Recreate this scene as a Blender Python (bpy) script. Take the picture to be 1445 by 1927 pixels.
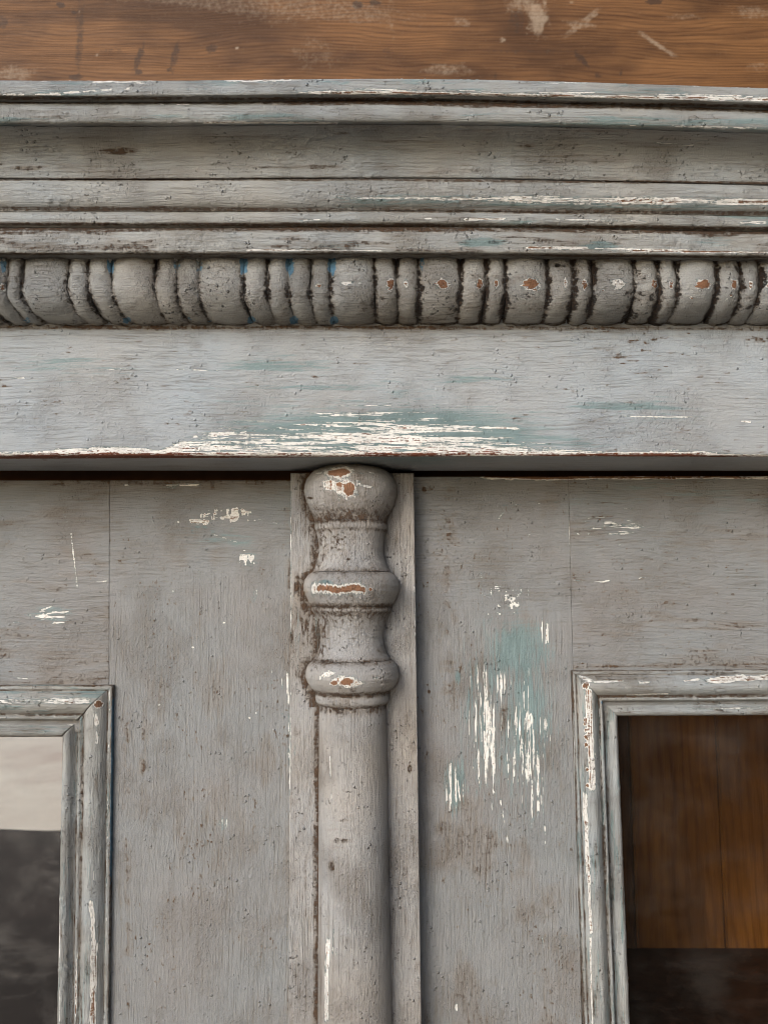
import bpy, math, random
import numpy as np

for _o in list(bpy.data.objects):
    bpy.data.objects.remove(_o)
S = bpy.context.scene
COL = S.collection
R = math.radians

# ------------------------------------------------------------------ camera
F = 1447.0                      # focal length in photograph pixels (1445 x 1927)
DIST, CAMZ, PITCH = 0.45, 1.55, R(6.3)
cam = bpy.data.cameras.new('camera')
cam.sensor_width = 36.0
cam.sensor_fit = 'AUTO'
cam.lens = 36.0 * F / 1927.0
cam.clip_start, cam.clip_end = 0.01, 500
cam.dof.use_dof = True
cam.dof.focus_distance = 0.425
cam.dof.aperture_fstop = 16.0
cam_o = bpy.data.objects.new('camera', cam)
COL.objects.link(cam_o)
cam_o.location = (0, -DIST, CAMZ)
cam_o.rotation_euler = (R(90) + PITCH, 0, 0)
S.camera = cam_o

# ------------------------------------------------------------------ world and sun: bright haze, the sun a wide soft source in front and to the left
SUN_EL, SUN_AZ = R(26), R(180 + 38)    # azimuth measured from +y (behind the cabinet) towards +x
w = bpy.data.worlds.new('World')
S.world = w
w.use_nodes = True
wn = w.node_tree
bg = wn.nodes['Background']
sky = wn.nodes.new('ShaderNodeTexSky')
sky.sky_type = 'NISHITA'
sky.sun_disc = False
sky.sun_elevation = SUN_EL
sky.sun_rotation = SUN_AZ
sky.air_density = 1.0
sky.dust_density = 1.6
sky.ozone_density = 1.0
wn.links.new(sky.outputs[0], bg.inputs[0])
bg.inputs[1].default_value = 0.15
sun = bpy.data.lights.new('sun', 'SUN')
sun.energy = 1.05
sun.angle = R(30)
sun.color = (1.0, 0.985, 0.965)
sun_o = bpy.data.objects.new('sun', sun)
COL.objects.link(sun_o)
from mathutils import Vector
_to_sun = Vector((math.sin(SUN_AZ) * math.cos(SUN_EL), math.cos(SUN_AZ) * math.cos(SUN_EL), math.sin(SUN_EL)))
sun_o.rotation_euler = _to_sun.to_track_quat('Z', 'Y').to_euler()
sun_o.location = (-5, -6, 6)
S.view_settings.view_transform = 'Standard'
S.view_settings.look = 'None'
S.view_settings.exposure = 0.9
S.view_settings.gamma = 1.0
S.cycles.use_denoising = True
S.cycles.pixel_filter_type = 'BLACKMAN_HARRIS'
S.cycles.filter_width = 1.0
S.cycles.max_bounces = 8
S.cycles.sample_clamp_indirect = 6.0

# ------------------------------------------------------------------ photograph <-> place
CP, SP = math.cos(PITCH), math.sin(PITCH)


def to_photo(P):
    """Where a world point falls in the photograph; used to place wear marks found in it."""
    x, y, z = P[..., 0], P[..., 1] + DIST, P[..., 2] - CAMZ
    zf = y * CP + z * SP
    up = -y * SP + z * CP
    return 722.5 + F * x / zf, 963.5 - F * up / zf


def at(px, py, d):
    """World (x, z) of a photograph pixel on the upright plane d metres in front of the door faces."""
    a, b = (px - 722.5) / F, (963.5 - py) / F
    vy, vz = CP - b * SP, SP + b * CP
    t = (DIST - d) / vy
    return a * t, CAMZ + vz * t


# ------------------------------------------------------------------ numpy noise
def _hash(ix, iy, seed):
    h = (ix.astype(np.int64) * 374761393 + iy.astype(np.int64) * 668265263 + seed * 2147483647) & 0xFFFFFFFF
    h = ((h ^ (h >> 13)) * 1274126177) & 0xFFFFFFFF
    h = h ^ (h >> 16)
    return (h & 0xFFFF) / 65535.0


def vn(x, y, seed=0):
    ix, iy = np.floor(x), np.floor(y)
    fx, fy = x - ix, y - iy
    fx, fy = fx * fx * (3 - 2 * fx), fy * fy * (3 - 2 * fy)
    a, b = _hash(ix, iy, seed), _hash(ix + 1, iy, seed)
    c, d = _hash(ix, iy + 1, seed), _hash(ix + 1, iy + 1, seed)
    return (a + (b - a) * fx) * (1 - fy) + (c + (d - c) * fx) * fy


def fbm(x, y, seed=0, octv=4, gain=0.55):
    t, amp, tot = 0.0, 1.0, 0.0
    for k in range(octv):
        t = t + amp * vn(x * 2 ** k + 17.3 * k, y * 2 ** k - 9.1 * k, seed + k)
        tot += amp
        amp *= gain
    return t / tot


def sm(a, b, x):
    t = np.clip((x - a) / (b - a), 0, 1)
    return t * t * (3 - 2 * t)


def lerp_tab(tab, x):
    t = np.array(tab, float)
    return np.interp(x, t[:, 0], t[:, 1])


class Marks:
    """Soft masks at photograph positions, joined by maximum."""
    def __init__(s, px, py, seed=0):
        s.px, s.py = px, py
        s.wear = np.zeros_like(px)
        s.dirt = np.zeros_like(px)
        s.teal = np.zeros_like(px)
        s.blue = np.zeros_like(px)
        s.hv = np.zeros_like(px)
        s.seed = seed

    def blob(s, f, x, y, rx, ry, peak, ang=0.0, jag=0.35, flat=1.0):
        if s.px.size == 0:
            return
        dx, dy = s.px - x, s.py - y
        sel = (np.abs(dx) < 2.2 * max(rx, ry)) & (np.abs(dy) < 2.2 * max(rx, ry))
        if not sel.any():
            return
        dx, dy = dx[sel], dy[sel]
        c, sn = math.cos(R(ang)), math.sin(R(ang))
        u, v = (dx * c + dy * sn) / rx, (-dx * sn + dy * c) / ry
        r = np.sqrt(u * u + v * v)
        s.seed += 7
        n = fbm(s.px[sel] / max(3, rx * .5), s.py[sel] / max(3, ry * .5), s.seed, 5, .68) - 0.5
        r = r * (1 + 2 * jag * n) + jag * n * 0.6
        val = peak * np.clip(flat * 1.6 * (1 - r) + 0.35, 0, 1)
        a = getattr(s, f)
        a[sel] = np.maximum(a[sel], val)

    def line(s, f, x0, y0, x1, y1, wd, peak, jag=0.5, brk=0.5):
        L = math.hypot(x1 - x0, y1 - y0)
        ux, uy = (x1 - x0) / L, (y1 - y0) / L
        t = (s.px - x0) * ux + (s.py - y0) * uy
        n = -(s.px - x0) * uy + (s.py - y0) * ux
        sel = (t > -wd * 2) & (t < L + wd * 2) & (np.abs(n) < wd * 4)
        if not sel.any():
            return
        t, n = t[sel], n[sel]
        s.seed += 7
        q = fbm(t / 22.0, n / 6.0, s.seed, 3)
        ww = wd * (1 + 2.4 * jag * (q - 0.5))
        e = np.clip(np.minimum(t, L - t) / (wd * 3 + 1) + 0.3, 0, 1)
        val = peak * np.clip(1.7 * (1 - np.abs(n) / np.maximum(ww, .3)) + .3, 0, 1) * e
        val = val * sm(brk - 0.12, brk + 0.02, q + 0.12)
        a = getattr(s, f)
        a[sel] = np.maximum(a[sel], val)

    def attrs(s):
        return dict(wear=s.wear, dirt=s.dirt, teal=s.teal, blue=s.blue, hv=s.hv)


# ------------------------------------------------------------------ mesh helpers
def link(name, me, mat, parent=None):
    o = bpy.data.objects.new(name, me)
    COL.objects.link(o)
    if mat is not None:
        me.materials.append(mat)
    if parent is not None:
        o.parent = parent
    return o


def grid_normals(P, wrap=False):
    if wrap:
        dv = np.roll(P, -1, 1) - np.roll(P, 1, 1)
    else:
        dv = np.gradient(P, axis=1)
    du = np.gradient(P, axis=0)
    n = np.cross(du, dv)
    n /= np.maximum(np.linalg.norm(n, axis=-1, keepdims=True), 1e-12)
    return n


def loft(name, P, mat, parent, attrs=None, caps=True, smooth=True):
    """P[M, N, 3]: M stations of a closed loop of N points -> one closed mesh."""
    M, N, _ = P.shape
    i = np.arange(M * N).reshape(M, N)
    a, b = i[:-1], i[1:]
    q = np.stack([a, b, np.roll(b, -1, 1), np.roll(a, -1, 1)], -1).reshape(-1, 4)
    # outward orientation, from the volume's sign
    c = P.reshape(-1, 3).mean(0)
    V = P.reshape(-1, 3) - c
    vol = np.einsum('ij,ij->i', V[q[:, 0]], np.cross(V[q[:, 1]], V[q[:, 2]])).sum()
    flip = vol < 0
    if flip:
        q = q[:, ::-1]
    me = bpy.data.meshes.new(name)
    nq = len(q)
    ncap = 2 if caps else 0
    me.vertices.add(M * N)
    me.vertices.foreach_set('co', P.reshape(-1).astype(np.float32))
    loops = q.reshape(-1)
    starts = np.arange(nq) * 4
    if caps:
        c0, c1 = i[0], i[-1][::-1]
        if flip:
            c0, c1 = c0[::-1], c1[::-1]
        loops = np.concatenate([loops, c0, c1])
        starts = np.concatenate([starts, [nq * 4, nq * 4 + N]])
    me.loops.add(len(loops))
    me.loops.foreach_set('vertex_index', loops.astype(np.int32))
    me.polygons.add(nq + ncap)
    me.polygons.foreach_set('loop_start', starts.astype(np.int32))
    sf = np.zeros(nq + ncap, bool)
    sf[:nq] = smooth
    me.polygons.foreach_set('use_smooth', sf)
    me.update(calc_edges=True)
    if attrs:
        for k, v in attrs.items():
            at_ = me.attributes.new(k, 'FLOAT', 'POINT')
            at_.data.foreach_set('value', np.ascontiguousarray(v, np.float32).reshape(-1))
    return link(name, me, mat, parent)


def box(name, x0, x1, y0, y1, z0, z1, mat, parent=None, bevel=0.0):
    import bmesh
    bm = bmesh.new()
    bmesh.ops.create_cube(bm, size=1)
    for v in bm.verts:
        v.co = ((x0 + x1) / 2 + v.co.x * (x1 - x0), (y0 + y1) / 2 + v.co.y * (y1 - y0), (z0 + z1) / 2 + v.co.z * (z1 - z0))
    if bevel:
        bmesh.ops.bevel(bm, geom=bm.edges[:], offset=bevel, segments=2, affect='EDGES')
    me = bpy.data.meshes.new(name)
    bm.to_mesh(me)
    bm.free()
    return link(name, me, mat, parent)


def chaikin(p, n):
    for _ in range(n):
        a, b = p[:-1], p[1:]
        m = np.empty((2 * len(a), 2))
        m[0::2] = .75 * a + .25 * b
        m[1::2] = .25 * a + .75 * b
        p = np.vstack([p[:1], m, p[-1:]])
    return p


def resample(p, step):
    p = np.asarray(p, float)
    s = np.concatenate([[0], np.cumsum(np.hypot(*(np.diff(p, axis=0).T)))])
    n = max(3, int(s[-1] / step) + 1)
    t = np.linspace(0, s[-1], n)
    return np.stack([np.interp(t, s, p[:, 0]), np.interp(t, s, p[:, 1])], 1)


def stations(lo, hi, step, ext_lo=None, ext_hi=None, ext_step=0.02):
    v = np.arange(lo, hi + step * .5, step)
    if ext_lo is not None and ext_lo < lo - 1e-6:
        v = np.concatenate([np.linspace(ext_lo, lo, max(2, int((lo - ext_lo) / ext_step)), endpoint=False), v])
    if ext_hi is not None and ext_hi > hi + 1e-6:
        v = np.concatenate([v, np.linspace(v[-1], ext_hi, max(3, int((ext_hi - hi) / ext_step)))[1:]])
    return v


def tag(o, label, cat, kind=None, group=None):
    if label:
        o['label'] = label
    if cat:
        o['category'] = cat
    if kind:
        o['kind'] = kind
    if group:
        o['group'] = group


# ------------------------------------------------------------------ materials
class NT:
    def __init__(s, name):
        s.m = bpy.data.materials.new(name)
        s.m.use_nodes = True
        s.t = s.m.node_tree
        s.t.nodes.clear()
        s.out = s.t.nodes.new('ShaderNodeOutputMaterial')

    def n(s, kind, **kw):
        x = s.t.nodes.new(kind)
        for k, v in kw.items():
            setattr(x, k, v)
        return x

    def put(s, sock, v):
        if isinstance(v, bpy.types.NodeSocket):
            s.t.links.new(v, sock)
        else:
            sock.default_value = v

    def math(s, op, a, b=0.0, c=None, clamp=False):
        x = s.n('ShaderNodeMath', operation=op, use_clamp=clamp)
        s.put(x.inputs[0], a)
        s.put(x.inputs[1], b)
        if c is not None:
            s.put(x.inputs[2], c)
        return x.outputs[0]

    def rng(s, v, a, b, lo=0.0, hi=1.0, smooth=True):
        x = s.n('ShaderNodeMapRange', interpolation_type='SMOOTHSTEP' if smooth else 'LINEAR')
        s.put(x.inputs['Value'], v)
        s.put(x.inputs['From Min'], a)
        s.put(x.inputs['From Max'], b)
        s.put(x.inputs['To Min'], lo)
        s.put(x.inputs['To Max'], hi)
        return x.outputs[0]

    def mix(s, f, a, b, mode='MIX'):
        x = s.n('ShaderNodeMix', data_type='RGBA', blend_type=mode)
        s.put(x.inputs[0], f)
        s.put(x.inputs[6], a if isinstance(a, bpy.types.NodeSocket) else (*a, 1))
        s.put(x.inputs[7], b if isinstance(b, bpy.types.NodeSocket) else (*b, 1))
        return x.outputs[2]

    def mixf(s, f, a, b):
        x = s.n('ShaderNodeMix', data_type='FLOAT')
        s.put(x.inputs[0], f)
        s.put(x.inputs[2], a)
        s.put(x.inputs[3], b)
        return x.outputs[0]

    def attr(s, name):
        return s.n('ShaderNodeAttribute', attribute_name=name).outputs['Fac']

    def noise(s, co, scale=(1, 1, 1), detail=4, rough=0.55, loc=(0, 0, 0), lo=.3, hi=.7, dist=0.0):
        mp = s.n('ShaderNodeMapping')
        s.put(mp.inputs[0], co)
        mp.inputs['Scale'].default_value = scale
        mp.inputs['Location'].default_value = loc
        nz = s.n('ShaderNodeTexNoise')
        s.put(nz.inputs['Vector'], mp.outputs[0])
        nz.inputs['Scale'].default_value = 1.0
        nz.inputs['Detail'].default_value = detail
        nz.inputs['Roughness'].default_value = rough
        nz.inputs['Distortion'].default_value = dist
        return s.rng(nz.outputs[0], lo, hi, smooth=False)

    def finish(s, color, rough, bump=None, bstr=0.5, bdist=0.001, spec=0.5):
        b = s.n('ShaderNodeBsdfPrincipled')
        s.put(b.inputs['Base Color'], color if isinstance(color, bpy.types.NodeSocket) else (*color, 1))
        s.put(b.inputs['Roughness'], rough)
        s.put(b.inputs['Specular IOR Level'], spec)
        if bump is not None:
            bp = s.n('ShaderNodeBump')
            bp.inputs['Strength'].default_value = bstr
            bp.inputs['Distance'].default_value = bdist
            s.put(bp.inputs['Height'], bump)
            s.put(b.inputs['Normal'], bp.outputs[0])
        s.t.links.new(b.outputs[0], s.out.inputs[0])
        return s.m


def paint(name, cool=(0.329, 0.366, 0.390), warm=(0.353, 0.351, 0.330), wood=(.19, .10, .055), glaze=0.5, rough=0.45, relief=1.0):
    """Worn layered paint: grey over teal over white over bare wood, brown wax rubbed into the hollows."""
    t = NT(name)
    co = t.n('ShaderNodeTexCoord').outputs['Object']
    hv = t.attr('hv')
    wear, dirt, teal, blue = (t.attr(k) for k in ('wear', 'dirt', 'teal', 'blue'))
    # slight waviness so that brush strokes are not ruled lines
    wv = t.n('ShaderNodeTexNoise')
    t.put(wv.inputs['Vector'], co)
    wv.inputs['Scale'].default_value = 22
    wv.inputs['Detail'].default_value = 2
    off = t.n('ShaderNodeVectorMath', operation='MULTIPLY_ADD')
    t.put(off.inputs[0], wv.outputs['Color'])
    off.inputs[1].default_value = (.0035, .0035, .0035)
    t.put(off.inputs[2], co)
    wv2 = t.n('ShaderNodeTexNoise')
    t.put(wv2.inputs['Vector'], co)
    wv2.inputs['Scale'].default_value = 6.5
    wv2.inputs['Detail'].default_value = 1
    off2 = t.n('ShaderNodeVectorMath', operation='MULTIPLY_ADD')
    t.put(off2.inputs[0], wv2.outputs['Color'])
    off2.inputs[1].default_value = (.013, .013, .013)
    t.put(off2.inputs[2], off.outputs[0])
    cw = off2.outputs[0]
    gate = t.noise(co, (21, 17, 21), 3, .6, loc=(3, 9, 5), lo=.32, hi=.66)
    gate = t.rng(gate, 0, 1, .25, 1.1)
    sA = t.mixf(hv, t.noise(cw, (34, 950, 950), 5, .66), t.noise(cw, (950, 950, 34), 5, .66, loc=(3, 1, 7)))
    sB = t.mixf(hv, t.noise(cw, (70, 2300, 2300), 3, .65, loc=(9, 2, 4)), t.noise(cw, (2300, 2300, 70), 3, .65, loc=(1, 8, 2)))
    iso = t.noise(co, (420, 420, 420), 5, .65)
    fine = t.noise(co, (1500, 1500, 1500), 3, .6, loc=(5, 5, 5))
    big = t.noise(co, (14, 14, 14), 3, .6, loc=(2, 0, 1))
    mid = t.noise(co, (55, 80, 55), 4, .6, loc=(4, 1, 1))
    # paint pimples and pits
    vo = t.n('ShaderNodeTexVoronoi')
    t.put(vo.inputs['Vector'], co)
    vo.inputs['Scale'].default_value = 260
    pim = t.math('MULTIPLY', t.rng(vo.outputs['Distance'], .22, .08), t.rng(mid, .5, .85))
    crust = t.noise(co, (330, 480, 330), 6, .78, loc=(2, 6, 1))
    # grey coat
    c = t.mix(big, cool, warm)
    c = t.mix(t.math('MULTIPLY', t.rng(sA, .0, .5, .50, 0.0), gate), c, (.165, .155, .132))
    c = t.mix(t.rng(sB, .5, 1.0, 0, .20), c, (.44, .44, .42))
    c = t.mix(t.rng(sB, .40, .0, 0, .26), c, (.17, .16, .145))  # stroke tone: own streaks, plus groove shading painted in for relief
    cloud = t.noise(co, (26, 26, 26), 4, .6, loc=(7, 3, 2))
    gz = t.math('MULTIPLY', t.rng(cloud, .35, 1.0), t.rng(sA, .95, .1, .25, 1.0))
    c = t.mix(t.math('MULTIPLY', gz, glaze * .8, clamp=True), c, (.215, .178, .138))
    pitn = t.noise(co, (560, 800, 560), 3, .6, loc=(6, 1, 9))
    pit = t.math('MULTIPLY', t.rng(pitn, .20, .04), t.rng(mid, .45, .85))
    # brown wax: in the brush grooves a little everywhere, heavy where dirt says so, which also deepens groove shade
    gl = t.math('ADD', t.math('MULTIPLY', t.rng(sA, .22, .0), t.rng(mid, .4, .95)), t.math('MULTIPLY', t.rng(sB, .25, 0.0), .3))
    c = t.mix(t.math('MULTIPLY', gl, glaze, clamp=True), c, (.085, .062, .045))
    dm = t.math('ADD', dirt, t.math('ADD', t.math('MULTIPLY', t.math('MULTIPLY_ADD', iso, .9, -.45), dirt), t.math('ADD', t.math('MULTIPLY_ADD', sA, -.5, .25), t.math('MULTIPLY_ADD', sB, .35, -.2))))
    dgate = t.rng(dirt, .02, .22)
    soft = t.math('MULTIPLY', t.rng(t.math('ADD', dirt, t.math('MULTIPLY_ADD', sA, -.3, .12)), .05, .85), dgate)
    c = t.mix(t.math('MULTIPLY', soft, .62), c, t.mix(sB, (.150, .112, .078), (.225, .178, .132)))
    dmask = t.math('MULTIPLY', t.rng(t.math('ADD', dm, t.math('MULTIPLY', t.math('MULTIPLY_ADD', crust, 1.0, -.5), t.rng(dirt, .1, .6))), .55, 1.0), t.rng(dirt, .25, .6))
    c = t.mix(t.math('MULTIPLY', dmask, .86), c, t.mix(crust, (.034, .016, .008), (.20, .110, .058)))
    c = t.mix(t.math('MULTIPLY', pit, .75 * min(1, relief ** 2)), c, (.045, .030, .020))
    # teal coat showing through
    tm = t.math('MULTIPLY', t.rng(t.math('ADD', teal, t.math('ADD', t.math('MULTIPLY_ADD', sA, .9, -.45), t.math('MULTIPLY_ADD', sB, .4, -.2))), .2, .85), t.rng(teal, .02, .2))
    tealc = t.mix(sA, (.12, .19, .198), (.20, .29, .298))
    c = t.mix(t.math('MULTIPLY', tm, .88), c, tealc)
    bm_ = t.math('MULTIPLY', t.rng(t.math('ADD', blue, t.math('MULTIPLY_ADD', iso, .5, -.25)), .42, .58), t.rng(blue, .05, .2))
    c = t.mix(bm_, c, (.11, .24, .36))
    # layered wear
    wn_ = t.math('ADD', wear, t.math('MULTIPLY', t.rng(wear, .03, .25), t.math('ADD', t.math('MULTIPLY_ADD', iso, .20, -.10), t.math('ADD', t.math('MULTIPLY_ADD', sB, .42, -.21), t.math('MULTIPLY_ADD', sA, .24, -.12)))))
    wood_n = t.noise(co, (600, 600, 1100), 4, .7, loc=(8, 8, 1))
    m1, m2, m3 = t.rng(wn_, .34, .42), t.rng(wn_, .47, .50), t.rng(t.math('ADD', wn_, t.math('MULTIPLY_ADD', wood_n, .22, -.11)), .76, .79)
    c = t.mix(t.math('MULTIPLY', m1, .75), c, tealc)
    c = t.mix(t.math('MULTIPLY', t.math('SUBTRACT', t.rng(wn_, .42, .465), m2, clamp=True), .45), c, (.10, .085, .07))  # dark rim round chips: gathered dirt and a painted edge shadow
    whitec = t.mix(sB, (.77, .76, .725), (.89, .885, .86))
    c = t.mix(m2, c, whitec)
    woodc = t.mix(sB, tuple(v * .62 for v in wood), tuple(v * 1.35 for v in wood))
    c = t.mix(m3, c, woodc)
    # relief
    h = t.math('MULTIPLY', t.math('MULTIPLY', t.rng(sA, .0, .6), gate), .38)
    h = t.math('MULTIPLY_ADD', sB, .30, h)
    h = t.math('MULTIPLY_ADD', fine, .22, h)
    h = t.math('MULTIPLY_ADD', mid, .3, h)
    vo2 = t.n('ShaderNodeTexVoronoi')
    t.put(vo2.inputs['Vector'], co)
    vo2.inputs['Scale'].default_value = 620
    pim2 = t.math('MULTIPLY', t.rng(vo2.outputs['Distance'], .30, .10), t.rng(cloud, .5, .9))
    h = t.math('MULTIPLY_ADD', pim, 2.2, h)
    h = t.math('MULTIPLY_ADD', pim2, 1.0, h)
    h = t.math('MULTIPLY_ADD', t.math('MULTIPLY', crust, t.math('MULTIPLY_ADD', dmask, 2.6, t.rng(cloud, .3, .9, .25, 1.1))), 1.0, h)
    h = t.math('MULTIPLY_ADD', pit, -1.2, h)
    h = t.math('MULTIPLY_ADD', m2, -1.5, h)
    h = t.math('MULTIPLY_ADD', m3, -1.3, h)
    ro = t.rng(sB, 0, 1, rough - .06, rough + .1)
    ro = t.mixf(m3, ro, .75)
    ro = t.mixf(dmask, ro, .55)
    return t.finish(c, ro, h, 1.0 * relief, .00105, .45)


def pine(name, light, dark, axis=0, knots=True, rough=.6, grain=1.0):
    """Bare pine: growth rings stretched along one axis, stains from the attributes 'pale' and 'stain'."""
    t = NT(name)
    co = t.n('ShaderNodeTexCoord').outputs['Object']
    def sc(along, across):
        v = [across, across, across]
        v[axis] = along
        return tuple(v)
    warp = t.n('ShaderNodeTexNoise')
    mp = t.n('ShaderNodeMapping')
    t.put(mp.inputs[0], co)
    mp.inputs['Scale'].default_value = sc(3.0, 14)
    t.put(warp.inputs['Vector'], mp.outputs[0])
    warp.inputs['Scale'].default_value = 1
    warp.inputs['Detail'].default_value = 3
    sp = t.n('ShaderNodeSeparateXYZ')
    t.put(sp.inputs[0], co)
    across = sp.outputs[2] if axis == 0 else sp.outputs[0]
    ph = t.math('ADD', t.math('MULTIPLY', across, 270 * grain), t.math('MULTIPLY', warp.outputs[0], 15 * grain))
    ring = t.math('MULTIPLY_ADD', t.math('SINE', t.math('MULTIPLY', ph, 6.283 / 1.0)), .5, .5)
    ring = t.math('POWER', ring, 2.6)
    fib = t.noise(co, sc(26, 1100), 5, .68)
    fib2 = t.noise(co, sc(8, 160), 4, .6, loc=(4, 4, 4))
    blot = t.noise(co, sc(5, 14), 4, .6, loc=(1, 2, 3))
    mixf = t.math('ADD', t.math('MULTIPLY', ring, .30), t.math('ADD', t.math('MULTIPLY', fib2, .44), t.math('MULTIPLY', fib, .46)), clamp=True)
    c = t.mix(mixf, light, dark)
    c = t.mix(t.rng(blot, .3, .9, 0, .7), c, tuple(v * .55 for v in dark))
    st = t.attr('stain')
    fine = t.noise(co, (260, 260, 260), 4, .6)
    sm_ = t.rng(t.math('ADD', st, t.math('MULTIPLY_ADD', fine, .4, -.2)), .2, .75)
    c = t.mix(t.math('MULTIPLY', sm_, .8), c, (.045, .026, .016))
    pl = t.attr('pale')
    pm = t.rng(t.math('ADD', pl, t.math('ADD', t.math('MULTIPLY_ADD', fine, .45, -.22), t.math('MULTIPLY_ADD', fib, .25, -.12))), .08, 1.1)
    c = t.mix(t.math('MULTIPLY', pm, .5), c, (.47, .385, .29))
    h = t.math('ADD', t.math('MULTIPLY', ring, -.4), t.math('MULTIPLY', fib, .4))
    return t.finish(c, t.rng(fib, 0, 1, rough - .08, rough + .1), h, .6, .0008, .22)


MP = paint('worn_grey_paint')
MPF = paint('worn_grey_paint_frieze', cool=(0.332, 0.381, 0.425), warm=(0.354, 0.371, 0.382), wood=(.16, .055, .03), glaze=.32, relief=.75)
MPD = paint('worn_grey_paint_door', cool=(0.226, 0.247, 0.260), warm=(0.234, 0.231, 0.231), glaze=.5, relief=.75)
MPB = paint('worn_grey_paint_beads', cool=(0.344, 0.366, 0.377), warm=(0.367, 0.352, 0.320), wood=(.25, .12, .06), glaze=.45, relief=1.3)
MPC = paint('worn_grey_paint_column', cool=(0.344, 0.356, 0.371), warm=(0.372, 0.346, 0.317), wood=(.27, .14, .08), glaze=.55, relief=1.0)
MWALL = pine('bare_pine_wall', (.245, .120, .046), (.070, .030, .011), 0)
MBACK = pine('oiled_pine_back', (.33, .125, .020), (.15, .048, .006), 2, grain=.45)
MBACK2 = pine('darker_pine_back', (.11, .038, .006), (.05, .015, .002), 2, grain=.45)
MBACK3 = pine('darkest_pine_back', (.035, .019, .012), (.02, .010, .006), 2, grain=.45)  # darkest tone, for the boards at the left


def plain(name, c, rough=.8, scale=40, var=.25):
    t = NT(name)
    co = t.n('ShaderNodeTexCoord').outputs['Object']
    n1 = t.noise(co, (scale,) * 3, 5, .6)
    col = t.mix(n1, tuple(v * (1 - var) for v in c), tuple(min(1, v * (1 + var)) for v in c))
    return t.finish(col, rough, n1, .3, .002, .08)


MSHELF = plain('dark_stained_shelf', (.05, .020, .010), .55, 25, .5)
MCARC = plain('dark_cabinet_inside', (.10, .05, .025), .6, 30)
MYARD = plain('pale_yard_paving', (.92, .69, .50), .9, .9, .22)
MSHADE = plain('dark_shade_ground', (.034, .024, .018), .9, 1.2, .6)
MSIDE = plain('dark_blocker', (.02, .017, .015), .8, 8, .3)

# glass: thin pane, real reflection and see-through
def glass(name, base, film, speck):
    t = NT(name)
    co = t.n('ShaderNodeTexCoord').outputs['Object']
    geo = t.n('ShaderNodeNewGeometry')
    dt = t.n('ShaderNodeVectorMath', operation='DOT_PRODUCT')
    t.put(dt.inputs[0], geo.outputs['Normal'])
    t.put(dt.inputs[1], geo.outputs['Incoming'])
    fac = t.math('POWER', t.math('SUBTRACT', 1.0, t.math('ABSOLUTE', dt.outputs['Value'])), 5.0)
    fres = t.math('MULTIPLY_ADD', fac, 1 - base, base)        # each face of the pane
    gl = t.n('ShaderNodeBsdfGlossy')
    gl.inputs['Roughness'].default_value = .004
    tr = t.n('ShaderNodeBsdfTransparent')
    tr.inputs[0].default_value = (.93, .94, .92, 1)
    wav = t.noise(co, (9, 9, 9), 2, .5)
    bp = t.n('ShaderNodeBump')
    bp.inputs['Strength'].default_value = .08
    bp.inputs['Distance'].default_value = .002
    t.put(bp.inputs['Height'], wav)
    t.put(gl.inputs['Normal'], bp.outputs[0])
    m0 = t.n('ShaderNodeMixShader')
    t.put(m0.inputs[0], fres)
    t.put(m0.inputs[1], tr.outputs[0])
    t.put(m0.inputs[2], gl.outputs[0])
    # dust film and a few specks
    df = t.n('ShaderNodeBsdfDiffuse')
    df.inputs[0].default_value = (.5, .48, .45, 1)
    n1 = t.noise(co, (35, 35, 35), 5, .65)
    n2 = t.noise(co, (700, 700, 700), 2, .5)
    smear = t.noise(co, (18, 300, 60), 4, .65, loc=(3, 2, 8))
    dust = t.math('ADD', t.math('ADD', t.rng(n1, .35, 1.0, .001, film), t.rng(smear, .55, 1.0, 0, film)), t.rng(n2, .97, 1.05, 0, speck))
    m1 = t.n('ShaderNodeMixShader')
    t.put(m1.inputs[0], dust)
    t.put(m1.inputs[1], m0.outputs[0])
    t.put(m1.inputs[2], df.outputs[0])
    t.t.links.new(m1.outputs[0], t.out.inputs[0])
    return t.m


MGLASS = glass('window_glass', .042, .012, .05)
MGLASS2 = glass('boosted_mirror_glass', .68, .05, .12)  # mirror-like well beyond plain glass, so a pale reflection shows

# ------------------------------------------------------------------ the cabinet
cab = bpy.data.objects.new('painted_cabinet', None)
COL.objects.link(cab)
tag(cab, 'old grey painted glazed cabinet with moulded cornice and chipped half column between its doors', 'cabinet')

X0, X1 = -0.235, 0.235           # what the photograph takes in, with a margin
EXT = 0.62


def extrude_x(name, prof, mat, parent, step_x, marks, back=(), xlo=-EXT, xhi=EXT, fx0=X0, fx1=X1, deform=None, disp=None):
    """prof: front polyline (d, z) from bottom to top, densely sampled; back: extra loop points behind it."""
    xs = stations(fx0, fx1, step_x, xlo, xhi)
    L = np.vstack([prof, np.array(back, float).reshape(-1, 2)])
    P = np.empty((len(xs), len(L), 3))
    P[..., 0] = xs[:, None]
    P[..., 1] = -L[None, :, 0]
    P[..., 2] = L[None, :, 1]
    if deform is not None:
        P = deform(P)
    nf = len(prof)
    if disp is not None:
        nrm = grid_normals(P, True)
        if nrm[len(xs) // 2, nf // 2, 1] > 0:
            nrm = -nrm
        px, py = to_photo(P)
        dd = disp(px, py, P)
        dd[:, nf:] = 0
        P = P + nrm * dd[..., None]
    px, py = to_photo(P)
    mk = Marks(px, py, seed=hash(name) % 100 if False else len(name) * 13)
    marks(mk, P)
    return loft(name, P, mat, parent, mk.attrs())


def rows(lst):
    """(photograph row, d in mm) -> (d, z) in metres, on the picture's middle column."""
    out = []
    for py, d in lst:
        out.append((d / 1000, at(722.5, py, d / 1000)[1]))
    return np.array(out)


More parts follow.
